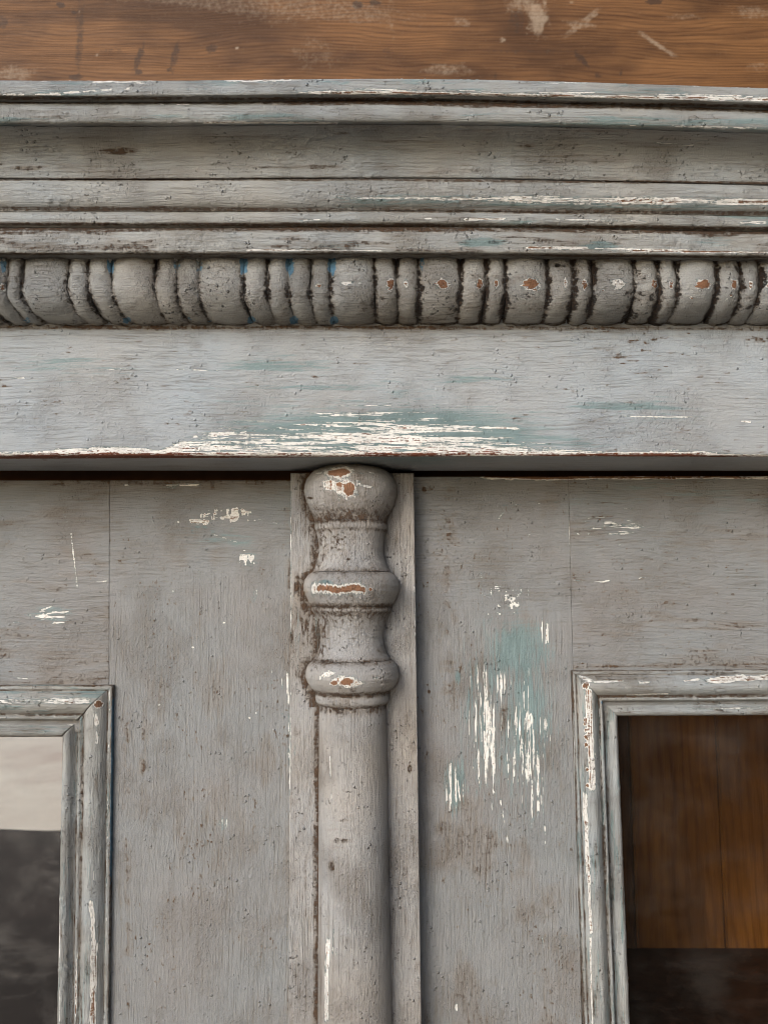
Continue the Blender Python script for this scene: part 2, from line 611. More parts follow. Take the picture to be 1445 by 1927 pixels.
def bend(P):
    """The old cornice sags a little towards its right end."""
    k = np.clip((P[..., 2] - 1.69) / 0.095, 0, 1)
    x = np.clip(P[..., 0] + .02, 0, .3)
    P[..., 2] -= k * .0034 * (x / .19) ** 1.6
    P[..., 2] += .0006 * np.sin(P[..., 0] * 19 + 1) * k
    return P


def lumps(amp, sx=26., sy=9., seed=3, thr=.62):
    """Blobs and runs in the brushed paint."""
    def f(px, py, P):
        n = fbm(px / sx, py / sy, seed, 4)
        b = fbm(px / 7., py / 5., seed + 9, 2)
        gate = sm(.45, .7, fbm(px / 110., py / 40., seed + 5, 3))
        return amp * ((n - .5) * .9 + gate * sm(thr, thr + .16, b) * .9)
    return f


def dirt_rows(mk, rws, seed, base=1.0):
    """Brown wax along horizontal hollows, also deepening their shade in the colour: (row at left, at middle, at right, half width, strength)."""
    n = fbm(mk.px / 60., mk.py / 7., seed, 4)
    n2 = fbm(mk.px / 240., mk.py / 30., seed + 3, 2)
    for a, b, c, wd, st in rws:
        cy = np.where(mk.px < 722, a + (b - a) * np.clip(mk.px, -100, 722) / 722, b + (c - b) * ((mk.px - 722) / 722) ** 1.5 if False else b + (c - b) * np.clip((mk.px - 722) / 722, 0, 1.2))
        r = np.abs(mk.py - cy) / wd
        v = st * np.clip(1.25 - r * (.55 + .9 * n), 0, 1) * (.55 + .9 * n2)
        mk.dirt = np.maximum(mk.dirt, v * base)


def haze_dirt(mk, seed, lo, hi, k, sx=120., sy=22.):
    n = fbm(mk.px / sx, mk.py / sy, seed, 4)
    mk.dirt = np.maximum(mk.dirt, k * sm(lo, hi, n))


def ell(mk, x, y, rx, ry, soft=1.2):
    r = np.sqrt(((mk.px - x) / rx) ** 2 + ((mk.py - y) / ry) ** 2)
    return np.clip(soft * (1 - r) + .25, 0, 1)


# --- cornice: top fillet board carries the mouldings under it
BACK = .03
ztop = rows([(150, 103.2)])[0, 1]


def close_back(pf, b=BACK):
    return [(b, pf[-1, 1]), (b, (pf[-1, 1] + pf[0, 1]) / 2), (b, pf[0, 1])]


def strip_profile(lst, step=.00045, rnd=2):
    return resample(chaikin(rows(lst), rnd), step)


def mk_top(mk, P):
    dirt_rows(mk, [(184, 187, 200, 5, .9), (152, 152, 166, 3, .35)], 11)
    haze_dirt(mk, 12, .55, .8, .5)
    n = fbm(mk.px / 90., mk.py / 5., 21, 4)
    edge = 175 + np.clip((mk.px - 700) / 745, 0, 1.2) * 13
    low = np.clip(1 - np.abs(mk.py - edge + 1) / 7, 0, 1)
    mk.wear = np.maximum(mk.wear, low * sm(480, 640, mk.px) * (.84 + .5 * (n - .4)))
    mk.wear = np.maximum(mk.wear, np.clip(1 - np.abs(mk.py - edge + 7) / 5, 0, 1) * sm(.42, .62, n) * .66 * (.55 + .45 * sm(300, 700, mk.px)))
    up = 151 + np.clip((mk.px - 700) / 745, 0, 1.2) * 13
    mk.wear = np.maximum(mk.wear, np.clip(1 - np.abs(mk.py - up) / 6, 0, 1) * sm(.45, .65, fbm(mk.px / 120., mk.py / 9., 23, 3)) * .72)
    mk.line('wear', 90, 177, 250, 166, 3, .6)
    mk.line('wear', 0, 178, 120, 178, 3, .6)
    mk.line('wear', 170, 153, 280, 156, 3, .58)
    mk.teal = np.maximum(mk.teal, .5 * sm(.5, .7, fbm(mk.px / 140., mk.py / 12., 25, 3)))


pf = strip_profile([(190, 98.5), (188.6, 99.5), (179.5, 102.8), (177.5, 103.6), (170, 104), (152, 103.9), (150, 103.2)], rnd=2)
cornice = extrude_x('cornice', pf, MP, cab, .0007, mk_top, back=close_back(pf, -.02), deform=bend, disp=lumps(.0003))


def mk_band(mk, P):
    dirt_rows(mk, [(190, 192, 207, 7, .95), (231, 235, 246, 3, .3)], 31)
    haze_dirt(mk, 32, .5, .8, .55)
    mk.teal = np.maximum(mk.teal, .62 * sm(.42, .7, fbm(mk.px / 170., mk.py / 14., 33, 3)) * sm(205, 216, mk.py - np.clip((mk.px - 700) / 745, 0, 1.2) * 11))
    mk.line('wear', 370, 230, 640, 232, 2.6, .66)
    mk.line('wear', 300, 196, 360, 197, 2.4, .6)
    mk.line('wear', 1180, 236, 1440, 241, 2.4, .5)


pf = strip_profile([(236.5, 94.8), (233.5, 97), (231, 98.5), (225, 99.8), (214, 100.8), (204, 100.6), (196, 99.6), (190, 98)], rnd=2)
extrude_x('bead_band', pf, MP, cornice, .0007, mk_band, back=close_back(pf), deform=bend, disp=lumps(.00035, seed=8))


def mk_cove(mk, P):
    dirt_rows(mk, [(338, 338, 345, 4.5, .95)], 41)
    haze_dirt(mk, 42, .46, .78, .45, 150., 7.)
    for x, y, rx, ry, p in ((225, 284, 46, 8, .8), (55, 316, 40, 6, .75), (600, 314, 60, 5, .6), (1090, 300, 150, 14, .45), (640, 251, 20, 4, .5), (990, 275, 22, 4, .7)):
        mk.blob('dirt', x, y, rx, ry, p)
    mk.line('wear', 1225, 268, 1345, 276, 1.6, .48)


pf = strip_profile([(337, 77.5), (334, 79.3), (322, 79.6), (308, 80.2), (294, 81.2), (282, 82.7), (270, 85), (260, 87.8), (250, 91.1), (242, 93.9), (237, 95.6), (235.5, 95.9)], rnd=1)
extrude_x('cove', pf, MP, cornice, .0007, mk_cove, back=close_back(pf), deform=bend, disp=lumps(.0006, 40., 8., 14, .6))


def mk_ovolo(mk, P):
    dirt_rows(mk, [(338, 338, 346, 3.5, .9), (393, 395, 401, 7, .85)], 51)
    haze_dirt(mk, 52, .55, .85, .4)
    n = fbm(mk.px / 110., mk.py / 5., 55, 4)
    cy = 372 + np.clip((mk.px - 620) / 825, 0, 1.1) * 8
    g = sm(600, 660, mk.px)
    mk.wear = np.maximum(mk.wear, g * np.clip(1.15 - np.abs(mk.py - cy) / (5 + 6 * sm(880, 1000, mk.px)), 0, 1) * (.42 + .56 * n) * (.86 + .2 * sm(870, 1000, mk.px)) * np.where(n > .42, 1, .8))
    mk.teal = np.maximum(mk.teal, g * .85 * np.clip(1.3 - np.abs(mk.py - cy - 5) / 14, 0, 1) * (.5 + .8 * (n - .3)))


pf = strip_profile([(397, 78.2), (393, 78.8), (386, 80.6), (377, 82.2), (366, 83.2), (354, 83.6), (344, 83.2), (340, 82.2), (337.4, 81)], rnd=1)
extrude_x('ovolo', pf, MP, cornice, .0007, mk_ovolo, back=close_back(pf), deform=bend, disp=lumps(.00045, 40., 10., 24, .6))


def mk_astr(mk, P):
    dirt_rows(mk, [(395, 396, 403, 5, .8), (421, 424, 430, 5, 1.0)], 61)
    haze_dirt(mk, 62, .5, .8, .5)
    mk.line('wear', 870, 413, 955, 412, 2.6, .72, brk=.3)
    mk.line('wear', 795, 411, 815, 411, 2.2, .7, brk=.2)
    mk.line('wear', 1040, 413, 1220, 416, 2, .56)
    mk.line('wear', 560, 413, 630, 414, 2, .56)
    mk.line('wear', 1380, 418, 1445, 419, 3, .6)
    mk.teal = np.maximum(mk.teal, .6 * sm(.45, .7, fbm(mk.px / 120., mk.py / 12., 63, 3)) * sm(850, 1000, mk.px))


pf = strip_profile([(427, 75.5), (421, 77.8), (416, 78.9), (408, 79.2), (401, 78.6), (397.5, 77.6)], rnd=2)
extrude_x('astragal', pf, MP, cornice, .0007, mk_astr, back=close_back(pf), deform=bend, disp=lumps(.0005, 30., 9., 34, .58))


def mk_ledge(mk, P):
    dirt_rows(mk, [(429, 430, 436, 8, .95), (478, 478, 484, 4, .9)], 71)
    haze_dirt(mk, 72, .42, .72, .6, 90., 12.)
    mk.line('wear', 985, 466, 1110, 466.5, 3.4, .72, brk=.1)
    mk.line('wear', 1115, 467, 1300, 470, 2, .6, brk=.4)
    mk.line('wear', 460, 470, 722, 471, 2, .62, brk=.35)
    mk.line('wear', 1180, 472.5, 1460, 475, 2.2, .84, brk=.3)
    for x, y, rx, ry, p in ((910, 456, 55, 10, .8), (1130, 463, 40, 9, .8), (640, 462, 60, 7, .4), (1340, 455, 50, 10, .4)):
        mk.blob('teal', x, y, rx, ry, p)


pf = strip_profile([(497, 58), (484, 70), (478, 75.6), (475, 77), (470, 77.6), (450, 78.1), (436, 77.8), (430, 76.6), (427.5, 75)], rnd=1)
extrude_x('ledge', pf, MP, cornice, .0007, mk_ledge, back=close_back(pf), deform=bend, disp=lumps(.0005, 22., 8., 44, .57))

# --- turned bead moulding, split in half and set under the ledge
D_F = .050                                        # frieze front
zb = at(722.5, 613, D_F)[1]
zf_ = at(722.5, 531, .0735)[1]
BB, BA = zf_ - zb, .0235
val_px = [-216, -174, -131, -48, -5 - 30, 5, 35, 121, 160, 205, 286, 328, 371, 455, 500, 541, 583, 621, 705, 747, 789, 868, 916, 954, 1033, 1083, 1120, 1198, 1244, 1280, 1354, 1400, 1436, 1515, 1556, 1594, 1676]
val_px = [v for v in val_px if v > -140]
core_prof = [(D_F + .6 * BA * math.cos(a), zf_ + .75 * BB * math.sin(a)) for a in np.linspace(-1.5, 1.5, 24)]
core_prof = np.array(core_prof)


def mk_dirty(mk, P):
    mk.dirt[:] = 1.0


beads = extrude_x('bead_moulding', core_prof, MPB, cab, .004, mk_dirty, back=[(.035, zf_ + .01), (.035, zf_ - .01)])
vx = [at(p, 533, .0735)[0] for p in val_px]
rnd = random.Random(5)
blue_vals = {5: .7, 120: .9, 205: .9, 455: 1., 541: 1.1, 621: 1.1, 328: .5, 285: .4, 371: .5, 789: .5, 37: .7}
WSPOTS = [(734, 535, 8, 12, .95), (764, 534, 5, 10, .80), (832, 534, 15, 11, 1.), (902, 534, 7, 12, .95), (933, 533, 5, 11, .78), (998, 534, 18, 13, 1.05),
          (1064, 533, 5, 11, .74), (1100, 535, 7, 11, .95), (1162, 532, 17, 11, .66), (1231, 534, 7, 10, .92), (1262, 536, 5, 9, .82), (1321, 535, 15, 10, 1.0),
          (1381, 534, 7, 11, .92), (1412, 537, 5, 9, .80), (600, 538, 6, 5, .85), (6, 540, 7, 9, .8), (653, 533, 16, 4, .62), (677, 533, 4, 4, .6), (1134, 546, 4, 3, .7),
          (1300, 560, 5, 4, .66), (1366, 562, 4, 4, .6), (1375, 556, 4, 5, .78), (70, 520, 4, 3, .55), (1452, 535, 14, 9, .9)]
nth = 90
for k in range(len(vx) - 1):
    xa, xb = vx[k], vx[k + 1]
    wdt = xb - xa
    bigb = (val_px[k + 1] - val_px[k]) > 60
    nx = max(14, int(wdt / .00038))
    tt = np.linspace(0, 1, nx)
    th = np.linspace(-1.62, 1.35, nth)
    T, TH = np.meshgrid(tt, th, indexing='ij')
    pw = 2.5 if bigb else 2.0
    crest = 1.0 if bigb else .955
    dep = .145 if bigb else .12
    s = crest - dep * np.abs(2 * T - 1) ** pw
    # a worn turning is never perfectly even
    cx = (xa + xb) / 2
    skew = max(0, -(cx + .02)) * .034 + (.0012 if cx < 0 else 0)
    x = xa + T * wdt + skew * (1 - np.cos(np.clip(-TH, 0, 2))) * .9
    x = x + rnd.uniform(-.0009, .0009) * np.sin(TH) + .0010 * (fbm(TH * 2.2 + k, T * 0 + .5 + k, 77, 2) - .5) * 2
    P = np.stack([x, -(D_F - .001 + BA * s * np.where(TH > 0, np.maximum(np.cos(TH), 0) ** .55, np.cos(TH))), zf_ + np.where(TH < 0, BB, BB * 2.1) * (.3 + .7 * s / crest) * np.sin(TH)], -1)
    px, py = to_photo(P)
    vd = np.minimum(T, 1 - T) * wdt / .00026             # distance to the valley in photograph pixels
    ends = np.maximum(sm(-1.2, -1.55, TH), .4 * sm(.3, .6, TH))
    rough_ = np.clip(1 - vd / 16, 0, 1)
    n1 = fbm(px / 9., py / 8., 101, 4) - .5
    n2 = fbm(px / 22., py / 13., 103, 3) - .5
    n3 = fbm(px / 4.6, py / 4.0, 105, 3) - .5
    disp = .0005 * n2 + n1 * (.0003 + .0008 * rough_ + .0008 * ends) + n3 * (.00012 + .0009 * rough_ + .0010 * ends)
    # keep the two edges of neighbouring beads together
    disp *= np.clip(np.minimum(T, 1 - T) * 12, .12, 1)
    P[..., 1] -= disp * np.cos(TH)
    P[..., 2] += disp * np.sin(TH) * .8
    # close behind
    bk = np.stack([P[:, -1], P[:, 0]], 1).copy()
    bk[..., 1] = -.036
    P = np.concatenate([P, bk], 1)
    px, py = to_photo(P)
    mk = Marks(px, py, 300 + k * 11)
    pad = lambda a: np.concatenate([a, a[:, -2:]], 1)
    vd, ends, THp = pad(vd), pad(ends), pad(TH)
    nz = fbm(px / 30., py / 24., 107, 3)
    right_heavy = 1.0
    wdt_d = 7 + 18 * (nz - .35)
    mk.dirt = np.maximum(mk.dirt, .86 * np.clip(1.2 - vd / np.maximum(wdt_d, 3), 0, 1) * (.45 + .95 * nz))
    mk.dirt = np.maximum(mk.dirt, ends * (.35 + .7 * nz))
    haze_dirt(mk, 109, .5, .8, .5, 30., 20.)
    # wax is rubbed thicker on the upper right half of the row
    mk.dirt *= .8 + .35 * sm(500, 900, px)
    for q in (k, k + 1):
        b = blue_vals.get(val_px[q], 0)
        if b:
            xq = val_px[q] + (2 if q == k else 0)
            mk.blob('blue', xq + 3, 498, 7, 20, b)
            mk.blob('wear' if val_px[q] in (5, 205, 285, 328, 371) else 'blue', xq + 3, 488, 5, 7, .62)
            mk.blob('blue', xq + (722 - xq) * .065, 603, 8, 9, b * .75)
            mk.dirt *= 1 - .6 * np.clip(mk.blue, 0, 1)
    for sp in WSPOTS:
        mk.blob('wear', sp[0], sp[1], sp[2], sp[3], sp[4], jag=.55)
    o = loft('cushion_bead' if bigb else 'ring_bead', P, MPB, beads, mk.attrs())

# --- frieze board
def mk_frieze(mk, P):
    dirt_rows(mk, [(616, 617, 618, 7, .85)], 81)
    mk.dirt = np.maximum(mk.dirt, .45 * np.clip(1 - (mk.py - 612) / 55, 0, 1) * sm(.38, .66, fbm(mk.px / 170., mk.py / 6., 83, 4)))
    n = fbm(mk.px / 130., mk.py / 3.6, 85, 5, .62)
    wd = lerp_tab([(-200, 6), (60, 9), (210, 17), (300, 10), (400, 42), (520, 66), (700, 74), (800, 72), (880, 64), (960, 40), (1050, 12), (1150, 8), (1300, 9), (1380, 5), (1460, 3)], mk.px)
    pk = lerp_tab([(-200, .86), (300, .88), (400, .66), (500, .58), (640, .62), (720, .70), (830, .67), (900, .61), (990, .58), (1080, .64), (1330, .7), (1420, .5), (1500, .3)], mk.px)
    edge = lerp_tab([(-100, 862), (0, 861), (500, 859), (722, 857), (1000, 856), (1445, 858)], mk.px)
    t_ = (edge - mk.py) / wd
    wv = pk + .26 * np.clip(1 - (edge - mk.py) / 9, 0, 1) - .30 * np.clip(t_, 0, 9) + (n - .5) * .95 * np.clip(wd / 40, .25, 1)
    wv[edge - mk.py < -2.5] = 0
    cap = np.where(edge - mk.py < 4 + 7 * fbm(mk.px / 60., mk.py / 2.5, 88, 3) * lerp_tab([(0, 1), (500, .6), (680, 1), (760, 1.6), (900, 1.2), (1000, .4), (1445, .3)], mk.px), 1.0, .72)
    mk.wear = np.maximum(mk.wear, np.clip(wv, 0, cap) * sm(2.0, 1.0, t_))
    m2 = fbm(mk.px / 160., mk.py / 9., 87, 4)
    tz = np.clip(1.15 - np.abs(mk.px - 730) / 330, 0, 1) * np.clip(1.25 - np.abs(mk.py - 820) / 50, 0, 1)
    mk.teal = np.maximum(mk.teal, 2.3 * tz * (.4 + m2 * .8))
    tz = np.clip(1.1 - np.abs(mk.px - 620) / 300, 0, 1) * np.clip(1.2 - np.abs(mk.py - 745) / 60, 0, 1)
    mk.teal = np.maximum(mk.teal, .62 * tz * sm(.36, .66, m2))
    tz = np.clip(1.1 - np.abs(mk.px - 130) / 200, 0, 1) * np.clip(1.2 - np.abs(mk.py - 690) / 40, 0, 1)
    mk.teal = np.maximum(mk.teal, .5 * tz * sm(.42, .66, m2))
    for x, y, rx, ry, p in ((1180, 770, 130, 26, .7), (900, 712, 120, 22, .5), (520, 690, 120, 26, .6), (1050, 830, 120, 16, .8), (430, 835, 90, 18, .8)):
        mk.teal = np.maximum(mk.teal, p * ell(mk, x, y, rx, ry) * sm(.32, .62, m2) * 1.2)
    for a in ((330, 694, 420, 698, 1.6, .5), (20, 712, 50, 711, 2, .55), (180, 698, 250, 692, 1.6, .5), (1170, 784, 1330, 785, 2, .58), (1390, 793, 1415, 794, 2, .62),
              (810, 802, 990, 806, 2.5, .6), (1290, 692, 1320, 692, 1.8, .5), (560, 800, 640, 799, 2.4, .62), (360, 822, 470, 812, 3, .62), (340, 840, 365, 838, 4, .66)):
        mk.line('wear', *a)
    # flecks of wax in the brush strokes at right
    f = fbm(mk.px / 22., mk.py / 6., 89, 3)
    mk.dirt = np.maximum(mk.dirt, .75 * sm(.66, .78, f) * sm(880, 1250, mk.px) * sm(.4, .6, fbm(mk.px / 180., mk.py / 60., 90, 2)))
    mk.dirt = np.maximum(mk.dirt, .6 * sm(.72, .82, f))
    mk.dirt[mk.py > edge + 6] = .25  # even browner tone over the underside


zf0 = at(722.5, 858, D_F)[1]
pf = resample(chaikin(np.array([(.0006, zf0 + .0003), (.02, zf0 + .0002), (D_F - .0022, zf0), (D_F - .0004, zf0 + .0007), (D_F, zf0 + .0026), (D_F + .0001, zf0 + .02), (D_F, zb + .004)]), 2), .0005)
frieze = extrude_x('frieze', pf, MPF, cab, .0006, mk_frieze, back=[(.0006, zb + .004)], disp=lumps(.00016, 60., 14., 54, .66))


# --- upright boards of the doors and the cover strip
def upright(name, lft, rgt, d0, d1, ztop_, zlow, mat, parent, step, marks, zbot=None, rnd_=.0010, amp=.00016, seed=5, topshape=None):
    """lft/rgt: photograph points ((px, py), (px, py)) of the front edges; d1 front, d0 back."""
    def edge(e, d):
        (a, b) = e
        xa, za = at(a[0], a[1], d)
        xb, zb_ = at(b[0], b[1], d)
        return lambda z: xa + (xb - xa) * (z - za) / (zb_ - za)
    el, er = edge(lft, d1), edge(rgt, d1)
    zs = stations(zlow, ztop_, step, zbot, None)
    r = rnd_
    u = np.linspace(0, 1, max(6, int(abs(er(ztop_) - el(ztop_)) / step)))
    zc = (ztop_ + zlow) / 2
    W = er(zc) - el(zc)
    # loop in (u metres offset from left edge kind, d): left side, rounded front, right side
    loop_u, loop_d = [], []
    for a in np.linspace(0, math.pi / 2, 5)[:-1]:
        loop_u.append(r * (1 - math.sin(a)) / W if False else (r - r * math.cos(a)) / W)
        loop_d.append(d1 - r + r * math.sin(a))
    for q in u:
        loop_u.append(r / W + q * (1 - 2 * r / W))
        loop_d.append(d1)
    for a in np.linspace(math.pi / 2, 0, 5)[1:]:
        loop_u.append(1 - (r - r * math.cos(a)) / W)
        loop_d.append(d1 - r + r * math.sin(a))
    loop_u += [1, 1, .5, 0, 0]
    loop_d += [(d0 + d1) / 2, d0, d0, d0, (d0 + d1) / 2]
    lu, ld = np.array(loop_u), np.array(loop_d)
    P = np.empty((len(zs), len(lu), 3))
    P[..., 0] = el(zs)[:, None] * (1 - lu) + er(zs)[:, None] * lu
    P[..., 1] = -ld
    P[..., 2] = zs[:, None]
    # round the top arris
    kk = np.clip((zs - (ztop_ - r)) / r, 0, 1)
    P[..., 1] += (ld > d1 - r * 1.01)[None, :] * (r * (1 - np.sqrt(1 - np.minimum(kk, 1) ** 2)))[:, None] * .8
    px, py = to_photo(P)
    nd = lumps(amp, 12., 60., seed, .66)(px, py, P)
    P[..., 1] -= nd * (ld >= d1 - 1e-6)[None, :]
    px, py = to_photo(P)
    if topshape is not None:
        P = topshape(P)
    mk = Marks(px, py, seed * 31)
    mk.hv[:] = 1
    marks(mk, P)
    return loft(name, P, mat, parent, mk.attrs())


ZLOW = at(722, 1990, 0)[1]
ZBOT = .16


def flecks(mk, seed, k=.7, vert=True):
    f = fbm(mk.px / (4. if vert else 9.), mk.py / (8. if vert else 4.), seed, 3)
    g = fbm(mk.px / 60., mk.py / 110., seed + 2, 3)
    mk.dirt = np.maximum(mk.dirt, k * sm(.68, .78, f) * sm(.45, .62, g))


def streak_field(mk, region, seed, sx, sy, lo, hi, peak, f='wear'):
    n = fbm(mk.px / sx, mk.py / sy, seed, 4, .6)
    v = (peak - .04) * sm(lo - .07, hi + .06, n * (.55 + .55 * region)) * sm(.02, .3, region)
    a = getattr(mk, f)
    setattr(mk, f, np.maximum(a, v))


def mk_lstile(mk, P):
    # brushed across at the top, down the board below
    mk.hv = sm(1010, 1180, mk.py + 60 * (fbm(mk.px / 80., mk.py / 80., 401, 2) - .5) + (mk.px - 380) * .25)
    n = fbm(mk.px / 40., mk.py / 40., 403, 4)
    mk.dirt = np.maximum(mk.dirt, .7 * np.clip(1 - (mk.py - 903) / 40, 0, 1) * (.4 + n))  # browner towards the top edge
    mk.dirt = np.maximum(mk.dirt, .55 * np.clip(1 - (547 - mk.px) / 22, 0, 1) * sm(.35, .6, n))
    mk.dirt = np.maximum(mk.dirt, .42 * sm(.5, .75, fbm(mk.px / 70., mk.py / 130., 405, 4)))
    flecks(mk, 407, .8)
    mk.dirt = np.maximum(mk.dirt, .9 * np.clip(1 - np.abs(mk.px - 268 - 12 * (n - .5)) / 14, 0, 1) * sm(1330, 1400, mk.py) * sm(1560, 1480, mk.py) * sm(.4, .6, n))
    mk.dirt = np.maximum(mk.dirt, .6 * np.clip(1 - np.abs(mk.px - 240) / 16, 0, 1) * sm(1270, 1330, mk.py) * sm(.45, .6, fbm(mk.px / 9., mk.py / 16., 409, 3)))
    # crossed scraping: white on the high spots only
    e = np.maximum(ell(mk, 425, 970, 66, 24), ell(mk, 370, 982, 44, 8))
    cross = .42 * fbm(mk.px / 5.5, mk.py / 24., 411, 4) + .30 * fbm(mk.px / 26., mk.py / 4., 413, 3) + .28 * fbm(mk.px / 13., mk.py / 10., 415, 3)
    mk.wear = np.maximum(mk.wear, .70 * sm(.43, .54, cross * (.5 + .62 * e)) * sm(.05, .3, e))
    mk.teal = np.maximum(mk.teal, .7 * ell(mk, 400, 996, 90, 16) * sm(.45, .7, cross))
    e = ell(mk, 468, 1050, 24, 28)
    mk.wear = np.maximum(mk.wear, .66 * sm(.47, .58, cross * (.5 + .62 * e)) * sm(.05, .3, e))
    mk.teal = np.maximum(mk.teal, .45 * e)
    mk.blob('teal', 430, 1015, 60, 14, .45)
    for a in ((230, 913, 260, 912, 2.5, .6), (290, 914, 380, 912, 2.5, .56), (305, 918, 335, 918, 2, .5), (395, 1003, 450, 1022, 1.2, .48), (480, 975, 540, 990, 1.2, .48), (175, 1087, 205, 1092, 2, .5), (172, 1103, 205, 1107, 2, .5)):
        mk.line('wear', *a)
    for x, y in ((460, 1036), (478, 1060), (422, 1172), (363, 1218), (470, 1351), (482, 1342), (300, 1326), (326, 1113)):
        mk.blob('wear', x, y, 3, 2.6, .6)
    # cream rubbed along the edge beside the strip
    for a in ((540, 1262, 544, 1330, 3, .62), (530, 1275, 532, 1300, 2, .55), (543, 1330, 545, 1480, 2.2, .55), (511, 1255, 511, 1292, 1.4, .5), (528, 1342, 534, 1346, 3, .6), (531, 1440, 532, 1470, 1.6, .5), (546, 1600, 546, 1900, 1.4, .45)):
        mk.line('wear', *a)
    mk.blob('wear', 421, 1551, 13, 17, .36)
    mk.blob('wear', 478, 1122, 7, 16, .36, 25)


zt_l = at(400, 903.5, 0)[1]
zt_r = at(900, 896.5, 0)[1]
DL = dict(mat=MPD, step=.00055)
door_l = upright('door', ((207, 905), (206, 1290)), ((549, 905), (545, 1927)), -.022, 0.0, zt_l, ZLOW, MPD, cab, .00055, mk_lstile, ZBOT, seed=5, rnd_=.0003)
door_l['label'] = 'left door with its glass catching a pale reflection'


def mk_rstile(mk, P):
    mk.hv = sm(1040, 1250, mk.py + 70 * (fbm(mk.px / 90., mk.py / 70., 501, 2) - .5) - (mk.px - 900) * .25)
    n = fbm(mk.px / 36., mk.py / 36., 503, 4)
    mk.dirt = np.maximum(mk.dirt, .5 * sm(.5, .74, fbm(mk.px / 80., mk.py / 90., 505, 4)))
    mk.dirt = np.maximum(mk.dirt, .6 * np.clip(1 - np.abs(mk.px - 845) / 40, 0, 1) * sm(.42, .66, fbm(mk.px / 14., mk.py / 14., 507, 4)) * sm(1420, 1300, mk.py))
    flecks(mk, 509, .75)
    # bare red-brown top edge
    nn = fbm(mk.px / 26., mk.py / 5., 511, 3)
    e = np.clip(1 - (mk.py - 896) / (9 + 5 * (nn - .4)), 0, 1)
    mk.wear = np.maximum(mk.wear, sm(880, 930, mk.px) * np.clip(e * 1.6, 0, 1) * (.74 + .4 * nn))
    mk.wear = np.maximum(mk.wear, sm(800, 840, mk.px) * sm(900, 870, mk.px) * .6 * np.clip(1 - np.abs(mk.py - 899) / 4, 0, 1) * sm(.4, .6, nn))
    # rubbed teal patch and long vertical scrapes through to the white
    mk.teal = np.maximum(mk.teal, 1.05 * ell(mk, 980, 1228, 66, 70) * (.6 + .6 * fbm(mk.px / 20., mk.py / 30., 512, 3)))
    mk.teal = np.maximum(mk.teal, .5 * ell(mk, 960, 1340, 110, 240) * (.5 + .8 * fbm(mk.px / 30., mk.py / 90., 514, 3)))
    mk.teal = np.maximum(mk.teal, .9 * ell(mk, 985, 1350, 60, 150) * (.4 + .7 * fbm(mk.px / 16., mk.py / 120., 513, 3)))
    mk.teal = np.maximum(mk.teal, .8 * ell(mk, 862, 1275, 9, 16))
    mk.teal = np.maximum(mk.teal, .7 * ell(mk, 905, 1320, 40, 110) * sm(.4, .6, fbm(mk.px / 12., mk.py / 90., 515, 3)))
    mk.teal = np.maximum(mk.teal, .75 * ell(mk, 856, 1480, 26, 60))
    reg = np.maximum.reduce([ell(mk, 915, 1370, 42, 165), ell(mk, 990, 1420, 50, 180) * .93, ell(mk, 852, 1478, 24, 66), ell(mk, 1024, 1185, 14, 40), ell(mk, 935, 1290, 60, 40) * .8])
    streak_field(mk, reg, 517, 2.8, 80., .475, .60, .66)
    streak_field(mk, ell(mk, 950, 1130, 70, 60), 519, 7., 7., .60, .68, .6)
    for a in ((908, 1260, 925, 1420, 1.8, .58), (903, 1300, 906, 1400, 1.5, .56), (925, 1440, 938, 1560, 2.2, .58), (1000, 1340, 1004, 1420, 1.4, .56), (985, 1300, 990, 1470, 1.6, .55), (1030, 1168, 1027, 1215, 3, .64), (860, 1465, 866, 1510, 1.8, .58), (846, 1500, 848, 1528, 1.6, .58),
              (940, 1500, 956, 1590, 2.4, .6), (1024, 1550, 1026, 1590, 2, .58), (1020, 1760, 1023, 1790, 2, .5), (1070, 965, 1072, 1050, 1.3, .56), (940, 952, 1060, 944, 1.2, .46), (935, 980, 950, 960, 1.4, .5), (990, 1012, 1000, 1000, 1.4, .5), (905, 1075, 910, 1240, 1.0, .40)):
        mk.line('wear', *a)
    mk.blob('wear', 858, 1896, 4, 9, .56)
    mk.blob('dirt', 807, 1302, 3, 4, 1.2)
    mk.blob('dirt', 798, 921, 5, 7, 1.)


door_r = upright('door', ((775, 897), (778, 1927)), ((1069, 897), (1078, 1260)), -.022, 0.0, zt_r, ZLOW, MPD, cab, .00055, mk_rstile, ZBOT, seed=6, rnd_=.0003)
door_r['label'] = 'right door with brown pine showing through its glass'


